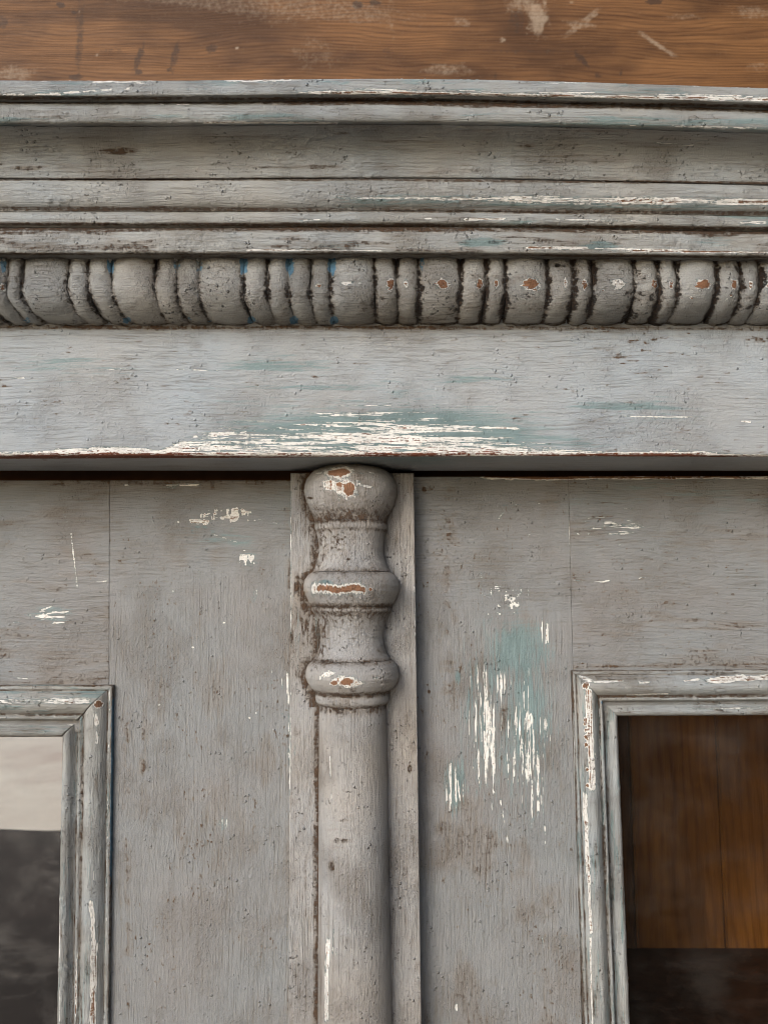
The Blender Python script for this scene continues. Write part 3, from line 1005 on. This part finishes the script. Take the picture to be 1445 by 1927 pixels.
# --- door rails
def rail(name, x_of, xfar, ztop_, zlow_, mat, parent, marks, seed):
    """x_of(z): where the rail meets the stile; xfar: its far end."""
    d1, d0, r = -.0001, -.0215, .0003
    zs_front = np.arange(zlow_ + r, ztop_ - r, .00055)
    pl = [(d1 - r + r * math.sin(a), zlow_ + r - r * math.cos(a)) for a in np.linspace(0, math.pi / 2, 5)[:-1]]
    pl += [(d1, z) for z in zs_front]
    pl += [(d1 - r + r * math.sin(a), ztop_ - r + r * math.cos(a)) for a in np.linspace(math.pi / 2, 0, 5)[1:]]
    pl = np.array(pl)
    full = np.vstack([pl, [(d0, ztop_), (d0, zlow_)]])
    near = x_of(full[:, 1])
    vis = X0 - .01 if xfar < 0 else X1 + .01
    s1 = np.linspace(0, 1, int(abs(vis - near.mean()) / .0006))
    P = np.empty((len(s1) + 12, len(full), 3))
    P[:len(s1), :, 0] = near[None, :] + (vis - near[None, :]) * s1[:, None]
    P[len(s1):, :, 0] = np.linspace(vis, xfar, 13)[1:, None]
    P[..., 1] = -full[None, :, 0]
    P[..., 2] = full[None, :, 1]
    px, py = to_photo(P)
    dd = lumps(.00016, 60., 12., seed, .66)(px, py, P)
    P[:, :len(pl), 1] -= dd[:, :len(pl)] * (pl[:, 0] >= d1 - 1e-6)[None, :]
    px, py = to_photo(P)
    mk = Marks(px, py, seed * 17)
    marks(mk, P)
    return loft(name, P, mat, parent, mk.attrs())


def mk_lrail(mk, P):
    n = fbm(mk.px / 60., mk.py / 16., 601, 4)
    mk.dirt = np.maximum(mk.dirt, .65 * np.clip(1 - (mk.py - 905) / 60, 0, 1) * (.3 + n))  # browner towards the top of the rail
    mk.dirt = np.maximum(mk.dirt, .5 * sm(.48, .74, fbm(mk.px / 120., mk.py / 26., 603, 4)))
    mk.dirt = np.maximum(mk.dirt, .8 * np.clip(1 - np.abs(mk.py - 1284) / 9, 0, 1) * (.3 + n))
    flecks(mk, 605, .7, False)
    mk.line('wear', 134, 1000, 146, 1108, 1.5, .62, brk=.2)
    mk.line('wear', 118, 960, 134, 1000, 1.2, .44, brk=.2)
    reg = np.maximum(ell(mk, 98, 1155, 46, 20), ell(mk, 110, 1172, 20, 5))
    streak_field(mk, reg, 607, 40., 4., .52, .62, .62)
    for a in ((45, 1157, 64, 1158, 2, .6), (75, 1150, 100, 1140, 2, .6), (74, 1156, 135, 1150, 2, .62), (96, 1172, 114, 1173, 2.4, .62), (22, 1171, 40, 1171, 1.5, .5), (30, 1276, 55, 1277, 1.4, .56), (175, 1095, 205, 1093, 1.6, .52)):
        mk.line('wear', *a)
    mk.teal = np.maximum(mk.teal, .5 * reg)


xj = lambda pa, pb, g: (lambda z, A=at(*pa, 0), B=at(*pb, 0): A[0] + (B[0] - A[0]) * (z - A[1]) / (B[1] - A[1]) + g)
zl_l = at(100, 1378, 0)[1]
zl_r = at(1300, 1338, 0)[1]
rail_l = rail('rail', xj((207, 905), (206, 1290), -.00008), -EXT + .04, zt_l - .0002, zl_l, MPD, door_l, mk_lrail, 7)


def mk_rrail(mk, P):
    n = fbm(mk.px / 60., mk.py / 16., 701, 4)
    mk.dirt = np.maximum(mk.dirt, .5 * sm(.5, .76, fbm(mk.px / 120., mk.py / 24., 703, 4)))
    mk.dirt = np.maximum(mk.dirt, .9 * np.clip(1 - np.abs(mk.py - (1255 - (mk.px - 1090) * .015)) / 8, 0, 1) * (.3 + n))
    flecks(mk, 705, .7, False)
    nn = fbm(mk.px / 60., mk.py / 5., 707, 3)
    e = np.clip(1 - (mk.py - 896) / (8 + 5 * (nn - .4)), 0, 1)
    mk.wear = np.maximum(mk.wear, np.clip(e * 1.6, 0, 1) * (.76 + .35 * nn) * (.75 + .25 * sm(1445, 1250, mk.px)))
    reg = ell(mk, 1150, 990, 110, 36) * .8
    streak_field(mk, reg, 709, 46., 3.5, .57, .66, .56)
    for a in ((1082, 1002, 1092, 1006, 3, .62), (1102, 1005, 1112, 1004, 2.4, .6), (1140, 1005, 1195, 1003, 2, .58), (1100, 976, 1140, 974, 1.6, .5), (1160, 1026, 1170, 1026, 1.6, .55), (1050, 1074, 1074, 1071, 2.6, .62), (1170, 1071, 1184, 1071, 1.4, .52),
              (1112, 1096, 1150, 1093, 2, .58), (1170, 956, 1192, 957, 1.4, .5), (1076, 1092, 1100, 1094, 1.6, .5), (1195, 1089, 1220, 1085, 1.4, .5)):
        mk.line('wear', *a)
    mk.teal = np.maximum(mk.teal, .32 * sm(.5, .7, fbm(mk.px / 120., mk.py / 16., 711, 3)) * sm(1000, 940, mk.py))


rail_r = rail('rail', xj((1069, 897), (1078, 1260), .0001), EXT - .04, zt_r + .0001, zl_r, MPD, door_r, mk_rrail, 8)

# --- glazing beads, mitred at the corner
GPROF = [(0, -.6), (0.2, 2.4), (2, 3.2), (6, 3.4), (8.5, 2.6), (10, 3.1), (15, 5.4), (22, 7.2), (29, 8.0), (35, 7.7), (41, 6.2), (46, 4.3), (49, 3.3), (51, 3.5), (54, 4.1), (57, 3.8), (60, 1.2), (62, -.6), (65, -1.2), (69, .2), (74, 2.4), (79, 3.2), (84, 2.6), (88, .9), (89.5, -1.5), (90, -7.5)]


def glazing(parent, corner, scale, hor_far, ver_far, sgn, marks_h, marks_v, seed, slope_h=0.0, slope_v=0.0):
    """corner: outer corner (x, z); sgn +1: opening lies to the right of the corner."""
    g = np.array(GPROF, float)
    g = resample(chaikin(np.stack([g[:, 0] * scale, g[:, 1] / 1000], 1), 1), .0003)
    back = [(g[-1, 0], -.0085), (g[-1, 0] * .5, -.0085), (.0004, -.0085)] if False else [(g[-1, 0] - .0004, -.0076), (.0005, -.0012)]
    loop = np.vstack([g, back])
    u, d = loop[:, 0], loop[:, 1]
    out = []
    for hor in (True, False):
        far, vis = hor_far if hor else ver_far
        n1 = int(abs(vis) / .0007)
        L = np.concatenate([np.linspace(0, vis, n1), np.linspace(vis, far, 8)[1:]])
        P = np.empty((len(L), len(u), 3))
        st = u[None, :] + .00012 + (L[:, None]) * (1 - u[None, :] / max(far, .2))      # start on the mitre line
        if hor:
            P[..., 0] = corner[0] + sgn * st
            P[..., 2] = corner[1] - u[None, :] + slope_h * st
        else:
            P[..., 0] = corner[0] + sgn * u[None, :] + slope_v * st
            P[..., 2] = corner[1] - st
        P[..., 1] = -d[None, :]
        nrm = grid_normals(P, True)
        mid_ = nrm[len(L) // 3, len(g) // 3]
        if mid_[1] > 0:
            nrm = -nrm
        px, py = to_photo(P)
        dd = lumps(.00035, 40. if hor else 7., 7. if hor else 40., seed + hor, .6)(px, py, P)
        dd[:, len(g):] = 0
        dd[:, :3] *= .2
        P = P + nrm * dd[..., None]
        px, py = to_photo(P)
        mk = Marks(px, py, seed * 19 + hor)
        up = np.broadcast_to(u / scale, px.shape)          # bead coordinate, pixels from the outer edge
        mk.hv[:] = 0 if hor else 1
        n = fbm(px / (70. if hor else 9.), py / (9. if hor else 70.), seed + 5, 4)
        n2 = fbm(px / 40., py / 40., seed + 8, 3)
        for c, wd, s_ in ((8.5, 2.5, .75), (49, 5, .85), (63, 4, .75), (88, 4, .8), (0, 4, .8)):
            mk.dirt = np.maximum(mk.dirt, s_ * np.clip(1.2 - np.abs(up - c) / wd * (.5 + n), 0, 1) * (.45 + .9 * n2))
        mk.dirt = np.maximum(mk.dirt, .5 * sm(.5, .72, n))
        (marks_h if hor else marks_v)(mk, up, n)
        out.append(loft('glazing_bead', P, MP, parent, mk.attrs()))
    return out


def gl_lh(mk, up, n):
    mk.wear = np.maximum(mk.wear, .72 * np.clip(1.2 - np.abs(up - 25) / 9, 0, 1) * (.55 + .75 * (n - .2)) * sm(185, 165, mk.px))
    mk.wear = np.maximum(mk.wear, .5 * np.clip(1.1 - np.abs(up - 68) / 6, 0, 1) * sm(.45, .6, n))
    mk.teal = np.maximum(mk.teal, .8 * np.clip(1.2 - np.abs(up - 14) / 10, 0, 1) * sm(120, 170, mk.px))
    mk.teal = np.maximum(mk.teal, .5 * sm(.5, .65, n))
    mk.line('wear', 178, 1333, 202, 1308, 3, .6)
    mk.line('wear', 128, 1368, 150, 1350, 5, .6, brk=.2)


def gl_lv(mk, up, n):
    mk.blob('wear', 186, 1325, 10, 9, .98, -38)
    for a in ((180, 1338, 184, 1372, 5.5, .68), (184, 1372, 182, 1405, 3, .6), (172, 1690, 178, 1800, 5, .68), (178, 1760, 174, 1940, 7, .72), (178, 1630, 177, 1660, 1.6, .54), (113, 1400, 113, 1925, 1.2, .5), (206, 1300, 207, 1340, 1.6, .5)):
        mk.line('wear', *a, brk=.25)
    mk.wear = np.maximum(mk.wear, .52 * np.clip(1.1 - np.abs(up - 6) / 2, 0, 1) * sm(.45, .6, n))
    mk.wear = np.maximum(mk.wear, .86 * np.clip(1.1 - np.abs(up - 54) / 2.4, 0, 1) * sm(1600, 1700, mk.py) * sm(.4, .55, n))
    mk.dirt = np.maximum(mk.dirt, .9 * np.clip(1.1 - np.abs(up - 48) / 5, 0, 1) * sm(1450, 1500, mk.py) * sm(1640, 1560, mk.py))
    mk.blue = np.maximum(mk.blue, .8 * np.clip(1.3 - np.abs(up - 0) / 2.2, 0, 1) * sm(1290, 1330, mk.py) * sm(1700, 1620, mk.py))  # bluish shadow beside the raised bead, painted into its outer edge
    mk.teal = np.maximum(mk.teal, .4 * sm(.5, .66, n))


SC = .000305
cl = at(214, 1289, .002)
gb_l = glazing(door_l, cl, SC * 1.08, (.46, .085), (cl[1] - ZBOT - .15, .215), -1, gl_lh, gl_lv, 31, slope_v=.026)
cr = at(1074, 1262, .002)


def gl_rh(mk, up, n):
    for a in ((1135, 1283, 1175, 1281, 2.4, .66), (1085, 1271, 1120, 1284, 4.5, .70), (1112, 1284, 1150, 1282, 3, .66), (1198, 1285, 1225, 1284, 2.4, .62), (1280, 1282, 1320, 1278, 3.4, .66), (1322, 1280, 1470, 1274, 7.5, .72), (1175, 1308, 1260, 1305, 1.8, .6)):
        mk.line('wear', *a, brk=.2)
    mk.blob('wear', 1103, 1288, 7, 7, .95)
    mk.wear = np.maximum(mk.wear, .45 * np.clip(1.1 - np.abs(up - 74) / 5, 0, 1) * sm(.5, .62, n))


def gl_rv(mk, up, n):
    mk.blob('wear', 1101, 1290, 7, 8, .98, 30)
    k = sm(1290, 1300, mk.py) * sm(1500, 1480, mk.py)
    mk.wear = np.maximum(mk.wear, k * np.minimum(.70, np.clip(1.45 - np.abs(up - 28) / 8, 0, 1) * (.62 + .5 * (n - .3))))
    for a in ((1100, 1485, 1106, 1650, 5.5, .70), (1107, 1640, 1112, 1760, 3.4, .68), (1110, 1760, 1114, 1930, 2.4, .64), (1079, 1330, 1082, 1600, 1.4, .56), (1127, 1330, 1130, 1560, 1.3, .5)):
        mk.line('wear', *a, brk=.2)
    for y in (1354, 1374, 1386, 1402, 1448, 1478, 1362):
        mk.blob('wear', 1101 + (y - 1354) * .03, y, 4.5, 5, .95)
    mk.blob('blue', 1136, 1320, 7, 12, .5)
    mk.teal = np.maximum(mk.teal, .45 * sm(.48, .64, n))


gb_r = glazing(door_r, cr, SC * .96, (.46, .125), (cr[1] - ZBOT - .15, .23), 1, gl_rh, gl_rv, 37, slope_h=.006, slope_v=.009)

# --- glass panes
def pane(parent, x0, x1, z0, z1, m):
    box('glass_pane', x0, x1, .0045, .0068, z0, z1, m, parent)


pane(door_l, cl[0] - .46, cl[0] - .024, ZBOT + .14, cl[1] - .024, MGLASS2)
pane(door_r, cr[0] + .022, cr[0] + .46, ZBOT + .14, cr[1] - .022, MGLASS)

# rest of each door, outside the picture: the far stile and the bottom rail
for sg, dr, c in ((-1, door_l, cl), (1, door_r, cr)):
    xa, xb = c[0] + sg * .40, c[0] + sg * .475
    box('stile', min(xa, xb), max(xa, xb), .0004, .0214, ZBOT, zt_l - .0010, MPD, dr, .001)
    xs_ = (c[0] - sg * .0, xa - sg * .0004)
    box('rail', min(xs_), max(xs_), .0004, .0214, ZBOT, ZBOT + .15, MPD, dr, .001)

# --- cover strip with the turned half column on it
D_S = .0110


def mk_strip(mk, P):
    n = fbm(mk.px / 14., mk.py / 40., 801, 4)
    cxp = lerp_tab([(880, 660), (1340, 664), (1927, 668)], mk.py)
    hw = lerp_tab(COLP, mk.py)
    gap = np.abs(mk.px - cxp) - hw
    left = mk.px < cxp
    mk.dirt = np.maximum(mk.dirt, np.where(left, 1.1, .4) * np.clip(1.15 - gap / (9 + 16 * n * np.where(mk.py < 1330, np.where(left, 2.0, .8), .4)), 0, 1) * (.6 + .7 * n))
    mk.dirt = np.maximum(mk.dirt, .42 * sm(.52, .72, fbm(mk.px / 9., mk.py / 26., 803, 4)))
    mk.dirt = np.maximum(mk.dirt, .9 * sm(.5, .66, n) * np.clip(1.1 - np.abs(mk.py - 1185) / 60, 0, 1) * left)
    flecks(mk, 805, .5)
    mk.teal = np.maximum(mk.teal, .30 * sm(.45, .62, fbm(mk.px / 20., mk.py / 90., 807, 3)) * left * sm(1300, 1200, mk.py))
    for a in ((780, 1100, 782, 1200, 2, .56), (548, 893, 548, 1250, 1.3, .44), (548, 1300, 545, 1500, 1.8, .5), (784, 1290, 787, 1500, 1.4, .46)):
        mk.line('wear', *a)
    mk.blob('wear', 556, 1413, 4, 11, .37)
    mk.blob('wear', 731, 1330, 4, 16, .38)
    mk.blob('blue', 733, 1325, 4, 16, .35)
    mk.blob('dirt', 771, 1446, 5, 10, 1.)


COLP = [(860, 30), (882, 50), (885, 62), (892, 74), (903, 83), (915, 87), (925, 88), (938, 86), (952, 81), (966, 74), (978, 69), (985, 68), (992, 69), (998, 68), (1001, 66), (1010, 64), (1022, 62), (1040, 61.5), (1055, 64), (1068, 69), (1076, 73),
        (1079, 77), (1084, 83), (1092, 88), (1102, 90.5), (1112, 90), (1122, 86), (1132, 81), (1139, 77), (1141, 75), (1143, 76), (1149, 75.5), (1153, 72), (1160, 68), (1170, 64), (1185, 60.5), (1200, 59.5), (1215, 61), (1228, 66), (1238, 72), (1241, 74),
        (1245, 80), (1252, 85), (1262, 88), (1272, 88.5), (1284, 84), (1294, 77), (1299, 71), (1302, 69), (1310, 70), (1318, 69), (1323, 65), (1326, 63), (1340, 63.3), (1600, 66), (1927, 69.5), (2000, 70)]
zt_s = at(660, 890, D_S)[1]
strip = upright('cover_strip', ((547, 890), (543, 1927)), ((778.5, 890), (793, 1927)), .0012, D_S, zt_s, ZLOW, MPC, cab, .0005, mk_strip, ZBOT, rnd_=.0007, seed=9)

# half column: pieces of one turning, each its own mesh
DC = .0100                                   # the flat back of the half column, just sunk in the strip
prof = np.array(COLP[1:], float)


def col_centre(z):
    ys = np.array([880., 1340., 1927.])
    cs = np.array([660., 664., 668.])
    zz = np.array([at(c, y, DC)[1] for c, y in zip(cs, ys)])
    xx = np.array([at(c, y, DC)[0] for c, y in zip(cs, ys)])
    return np.interp(-z, -zz, xx)


def turned(name, y0, y1, step, parent, marks, top=None, nth=150, extra=None, amp=.0004, shaft=False):
    ys = np.arange(y0, y1 + 1e-6, step)
    hw = np.interp(ys, prof[:, 0], prof[:, 1])
    # soften the polyline
    k = 2 if not shaft else 0
    for _ in range(k):
        hw[1:-1] = .25 * hw[:-2] + .5 * hw[1:-1] + .25 * hw[2:]
    zc = np.array([at(664, y, DC)[1] for y in ys])
    r = np.array([abs(at(664 + h, y, DC)[0] - at(664, y, DC)[0]) for h, y in zip(hw, ys)])
    if top is not None:
        # domed end: rings closing towards the axis
        kk = np.linspace(0, 1, 10)[:-1]
        rr = r[0] * np.sin(kk * math.pi / 2 * .98)
        zz = zc[0] + .0012 * np.cos(kk * math.pi / 2)
        zc, r = np.concatenate([zz, zc]), np.concatenate([np.maximum(rr, .0003), r])
    if extra is not None:
        zc, r = np.append(zc, extra), np.append(r, r[-1])
    a = np.linspace(-math.pi / 2, math.pi / 2, nth)
    x = np.sin(a)
    dd = np.cos(a)
    x = np.concatenate([x, [.5, -.5]])
    dd = np.concatenate([dd, [0, 0]])
    P = np.empty((len(zc), len(x), 3))
    P[..., 0] = col_centre(zc)[:, None] + r[:, None] * x
    P[..., 1] = -(DC + r[:, None] * dd)
    P[..., 2] = zc[:, None]
    px, py = to_photo(P)
    n = lumps(amp, 14. if shaft else 20., 40. if shaft else 9., 63, .6)(px, py, P)
    n[:, nth:] = 0
    P[..., 0] += n * x
    P[..., 1] -= n * dd
    px, py = to_photo(P)
    mk = Marks(px, py, int(y0))
    ang = np.broadcast_to(np.concatenate([a, [1.57, -1.57]]), px.shape)
    yz = np.interp(-P[..., 2], -zc[::1], np.arange(len(zc)))
    mk.hv[:] = 1.0
    n2 = fbm(px / 18., py / 26., 905, 4)
    # wax along the seam with the strip
    seam = np.clip((np.abs(ang) - (1.15 if not shaft else 1.36)) / .35, 0, 1)
    mk.dirt = np.maximum(mk.dirt, seam * np.where(ang < 0, 1.15, .8) * (.4 + .9 * n2))
    mk.dirt = np.maximum(mk.dirt, .5 * sm(.5, .74, n2) * (.5 if shaft else 1))
    rowy = np.interp(P[..., 2], zc[::-1], np.interp(zc, [at(664, y, DC)[1] for y in ys[::-1]], ys[::-1])[::-1])
    marks(mk, rowy, ang, n2)
    return loft(name, P, MPC, parent, mk.attrs())


def crease(mk, rowy, c, wd, s, n):
    mk.dirt = np.maximum(mk.dirt, s * .8 * np.clip(1.2 - np.abs(rowy - c) / (wd * 1.5) * (.35 + 1.2 * n), 0, 1) * (.4 + .95 * n))


def mk_shaft(mk, rowy, ang, n):
    crease(mk, rowy, 1326, 12, 1.0, n)
    # tan bare edge on the lit side
    q = fbm(mk.px / 10., mk.py / 160., 911, 3)
    v = np.clip(1.1 - np.abs(ang + 1.16) / .30, 0, 1) * (.30 + .45 * q)
    mk.dirt = np.maximum(mk.dirt, v * .75)
    for a in ((621, 1420, 622, 1465, 1.6, .6), (624, 1490, 624, 1508, 1.4, .56), (617, 1760, 614, 1927, 5, .62), (628, 1745, 626, 1800, 2.4, .5), (632, 1790, 634, 1800, 2, .5), (654, 1735, 655, 1760, 1.4, .5)):
        mk.line('wear', *a, brk=.3)
    mk.blob('teal', 643, 1328, 8, 7, 1.)
    mk.blob('dirt', 624, 1630, 7, 12, .8)
    mk.dirt = np.maximum(mk.dirt, .5 * ell(mk, 640, 1560, 40, 70) * sm(.5, .66, fbm(mk.px / 40., mk.py / 6., 913, 3)))


shaft = turned('half_column', 1325.5, 1990, 2.2, cab, mk_shaft, extra=ZBOT, shaft=True, amp=.00022)


def mk_knob(mk, rowy, ang, n):
    crease(mk, rowy, 980, 16, 1.1, n)
    mk.dirt = np.maximum(mk.dirt, .66 * sm(.42, .66, fbm(mk.px / 4., mk.py / 8., 921, 4)) * sm(925, 965, mk.py))
    mk.blob('dirt', 584, 937, 7, 3, 1.)
    for a in ((637, 889, 27, 8, 1.05, -4), (657, 920, 15, 16, 1.1, 20), (640, 912, 14, 6, .86, 10)):
        mk.blob('wear', *a[:5], ang=a[5])
    for a in ((637, 889, 36, 13, .66, -4), (628, 914, 24, 12, .68, 12), (652, 922, 26, 20, .68, 10)):
        mk.blob('wear', *a[:5], ang=a[5], jag=.5)
    mk.line('wear', 672, 912, 705, 918, 3, .6, brk=.25)
    mk.line('wear', 690, 888, 708, 892, 2, .55, brk=.25)


turned('knob', 883, 984, .9, shaft, mk_knob, top=True)


def mk_neck1(mk, rowy, ang, n):
    crease(mk, rowy, 984, 8, 1.0, n)
    crease(mk, rowy, 1001, 5, .8, n)
    crease(mk, rowy, 1078, 7, .9, n)
    mk.dirt = np.maximum(mk.dirt, .66 * sm(.44, .66, fbm(mk.px / 4., mk.py / 5., 923, 4)) * ell(mk, 625, 1015, 50, 60))
    mk.dirt = np.maximum(mk.dirt, .66 * sm(.40, .64, fbm(mk.px / 4., mk.py / 9., 929, 4)) * sm(-.3, -1., ang))
    mk.blob('dirt', 656, 1052, 4, 3, 1.)


turned('neck', 984.3, 1077.5, .9, shaft, mk_neck1)


def mk_ring1(mk, rowy, ang, n):
    crease(mk, rowy, 1078, 6, .8, n)
    crease(mk, rowy, 1141, 7, 1.2, n)
    mk.wear = np.maximum(mk.wear, 1.0 * np.clip(1.35 - np.abs(rowy - 1109 - 2 * np.sin(mk.px / 9.)) / (9 + 9 * (fbm(mk.px / 7., mk.py / 7., 931, 4) - .5)), 0, 1) * sm(588, 598, mk.px) * sm(694, 684, mk.px))
    mk.wear = np.maximum(mk.wear, .66 * np.clip(1.35 - np.abs(rowy - 1109) / (14 + 18 * (fbm(mk.px / 11., mk.py / 9., 933, 4) - .5)), 0, 1) * sm(580, 590, mk.px) * sm(694, 680, mk.px))
    mk.blob('wear', 697, 1109, 5, 4, .95)
    mk.blob('teal', 612, 1096, 14, 6, .9)


turned('ring', 1077.8, 1141, .8, shaft, mk_ring1)


def mk_neck2(mk, rowy, ang, n):
    crease(mk, rowy, 1141, 5, 1.2, n)
    crease(mk, rowy, 1153, 7, 1.0, n)
    crease(mk, rowy, 1241, 6, 1.0, n)
    mk.dirt = np.maximum(mk.dirt, .66 * sm(.42, .66, fbm(mk.px / 4., mk.py / 6., 925, 4)) * np.clip(1.2 - (rowy - 1145) / 60, .25, 1))
    mk.dirt = np.maximum(mk.dirt, .70 * sm(.4, .64, fbm(mk.px / 4., mk.py / 9., 927, 4)) * sm(-.4, -.9, ang))


turned('neck', 1141.3, 1240.5, .9, shaft, mk_neck2)


def mk_ring2(mk, rowy, ang, n):
    crease(mk, rowy, 1241, 6, .9, n)
    crease(mk, rowy, 1300, 6, 1.2, n)
    mk.blob('wear', 652, 1283, 17, 8, 1.05)
    mk.blob('wear', 629, 1285, 9, 6, .95)
    mk.blob('wear', 655, 1282, 34, 13, .66, 8, jag=.5)
    mk.blob('wear', 618, 1268, 15, 7, .66, -15, jag=.6)
    mk.line('wear', 604, 1268, 603, 1284, 3, .6, brk=.2)
    mk.line('wear', 700, 1277, 713, 1275, 2.5, .6, brk=.2)


turned('ring', 1240.8, 1300, .8, shaft, mk_ring2)


def mk_collar(mk, rowy, ang, n):
    crease(mk, rowy, 1301, 5, 1.2, n)
    crease(mk, rowy, 1325, 5, 1.2, n)
    mk.blob('blue', 730, 1308, 5, 10, .4)


turned('collar', 1300.3, 1325.2, .8, shaft, mk_collar, amp=.0007)

# --- carcass behind the doors
zin = at(722, 893, -.003)[1]
box('side_panel', -EXT + .03, -EXT + .05, .0235, .30, .0, ztop - .03, MCARC, cab)
box('side_panel', EXT - .05, EXT - .03, .0235, .30, .0, ztop - .03, MCARC, cab)
box('top_panel', -EXT + .02, EXT - .02, -.028, .302, ztop - .028, ztop - .006, MCARC, cab)
box('inner_top', -EXT + .052, EXT - .052, .0365, .285, zin - .004, zin + .012, MCARC, cab)
box('head_rail', -EXT + .051, EXT - .051, .0240, .036, zin - .02, ztop - .03, MCARC, cab)
box('floor_panel', -EXT + .052, EXT - .052, .0, .285, .10, .125, MCARC, cab)
box('plinth', -EXT + .03, EXT - .03, -.002, .02, .0, .099, MPD, cab)
D_B = -.25
zs_ = at(1300, 1783, D_B)[1]
box('shelf', -EXT + .053, EXT - .053, .035, -D_B - .0005, zs_ - .02, zs_, MSHELF, cab, .001)
bx = [at(p, 1500, D_B)[0] for p in (-330, -90, 160, 420, 690, 930, 1098, 1188, 1352, 1520, 1740)]
bx[0], bx[-1] = -EXT + .054, EXT - .054
for k in range(len(bx) - 1):
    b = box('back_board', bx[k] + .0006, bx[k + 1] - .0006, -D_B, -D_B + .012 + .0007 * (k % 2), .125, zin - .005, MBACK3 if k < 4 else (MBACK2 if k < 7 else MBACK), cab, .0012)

# ------------------------------------------------------------------ pine wall behind the cabinet
wall = bpy.data.objects.new('plank_wall', None)
COL.objects.link(wall)
wall.location = (0, .33, 0)
tag(wall, 'bare brown pine plank wall with pale stains behind the cabinet', 'wall')
D_W = -.33


def plank(z0, z1, fine, seed):
    zs = np.arange(z0 + .0015, z1 - .0015, .0016) if fine else np.linspace(z0 + .0015, z1 - .0015, 6)
    fr = np.array([(0, z0), (.001, z0 + .0004)] + [(.0015, z) for z in zs] + [(.001, z1 - .0004), (0, z1)])
    lp = np.vstack([fr, [(-.02, z1), (-.02, z0)]])
    xs = stations(-.44, .44, .0018, -6.0, .66, .1) if fine else np.linspace(-6.0, .66, 24)
    P = np.empty((len(xs), len(lp), 3))
    P[..., 0] = xs[:, None]
    P[..., 1] = .33 - lp[None, :, 0]
    P[..., 2] = lp[None, :, 1]
    px, py = to_photo(P)
    P[..., 1] -= .0005 * (fbm(px / 200., py / 14., seed, 3) - .5)
    mk = Marks(px, py, seed)
    mk.pale, mk.stain = np.zeros_like(px), np.zeros_like(px)
    if fine:
        mk.blob('pale', 480, 8, 250, 28, .34, 4, jag=.5)
        mk.blob('pale', 640, 18, 130, 26, .34, 6, jag=.5)
        for x, y, rx, ry, p in ((1010, 30, 24, 44, .95), (980, 8, 30, 22, .6), (1090, 45, 34, 12, .55), (945, 75, 7, 8, .8), (30, 138, 55, 20, .6), (870, 42, 22, 12, .5), (835, 132, 60, 14, .5), (735, 20, 10, 60, .35), (446, 91, 4, 4, 1.), (1230, 80, 12, 3, .6),
                              (1420, 22, 60, 14, .5), (150, 22, 3, 3, .9), (182, 104, 3, 3, .8), (1430, 125, 30, 12, .4), (60, 50, 3, 2, .6), (600, 100, 60, 40, .28), (1075, 4, 6, 4, .9), (1290, 30, 40, 8, .4)):
            mk.blob('pale', x, y, rx * .8, ry * .8, p * .85, jag=.6)
        mk.line('pale', 1200, 58, 1272, 108, 5, .65, brk=.2)
        mk.line('pale', 1060, 70, 1130, 14, 7, .5, brk=.3)
        for x, y, rx, ry, p, a in ((150, 80, 9, 75, .55, 3), (142, 145, 16, 6, .8, 0), (115, 10, 10, 5, 1.2, 10), (140, 24, 7, 5, .8, 0), (672, 10, 10, 9, .9, 0), (706, 5, 10, 5, 1.2, 0), (1230, 3, 16, 6, 1.2, 0), (262, 108, 8, 30, .6, 18), (330, 105, 8, 34, .55, 12),
                                   (260, 135, 8, 6, .8, 0), (320, 132, 7, 5, .7, 0), (1095, 112, 7, 24, .75, -40), (1168, 136, 3, 9, .6, 0), (970, 40, 18, 30, .5, 0), (398, 92, 14, 8, .6, 0), (1125, 142, 9, 8, .6, 0), (932, 145, 4, 14, .5, 0), (210, 96, 34, 9, .4, 0), (5, 40, 12, 16, .6, 0),
                                   (1000, 97, 130, 6, .35, 1), (730, 95, 12, 8, .4, 0)):
            mk.blob('stain', x, y, rx, ry, p, a, jag=.5)
    return loft('plank', P, MWALL, wall, dict(pale=mk.pale, stain=mk.stain))


zt_p = at(722, -22, D_W)[1]
PH = .165
z = zt_p - PH
for k in range(14):
    o = plank(z + .0006, z + PH - .0006, k == 0, 61 + k)
    o.matrix_parent_inverse = wall.matrix_world.inverted()
    o.location = (0, 0, 0)
    z = z + PH if k == 0 and False else z - PH
    if z < -.02:
        break
z = zt_p
for k in range(5):
    o = plank(z + .0006, z + PH - .0006, k == 0, 81 + k)
    z += PH
for o in wall.children:
    o.matrix_parent_inverse.identity()
    o.location = (0, -.33, 0)
WALL_TOP = z

# ------------------------------------------------------------------ ground, and what is added round the yard, unseen, to shape light and reflections
yard = box('yard_ground', -60, 60, -60, 20, -.1, -.006, MSHADE)  # coloured dark to stand for shaded ground and cut bounced light
tag(yard, 'yard ground coloured dark for shade in front of the cabinet', None, 'structure')
pav = box('pale_paving', -14.0, -1.9, -16, -4.9, -.09, -.002, MYARD)
tag(pav, 'pale sunlit paving in the yard', None, 'structure')
bouncer = box('pale_bouncer', -.75, .66, -7.0, -.45, -.09, -.002, MYARD)  # unseen slab added only to bounce fill onto the undersides
tag(bouncer, 'added unseen pale path leading up to the cabinet', None, 'structure')
side = box('side_blocker', .665, .80, -5.6, .5, 0, WALL_TOP + .2, MSIDE)  # unseen, added to block light from the right and darken the pane's reflection
tag(side, 'added unseen dark blocker cutting light from the right of the cabinet', 'wall')
print('verts', sum(len(o.data.vertices) for o in S.objects if o.type == 'MESH'), 'wall top', WALL_TOP)
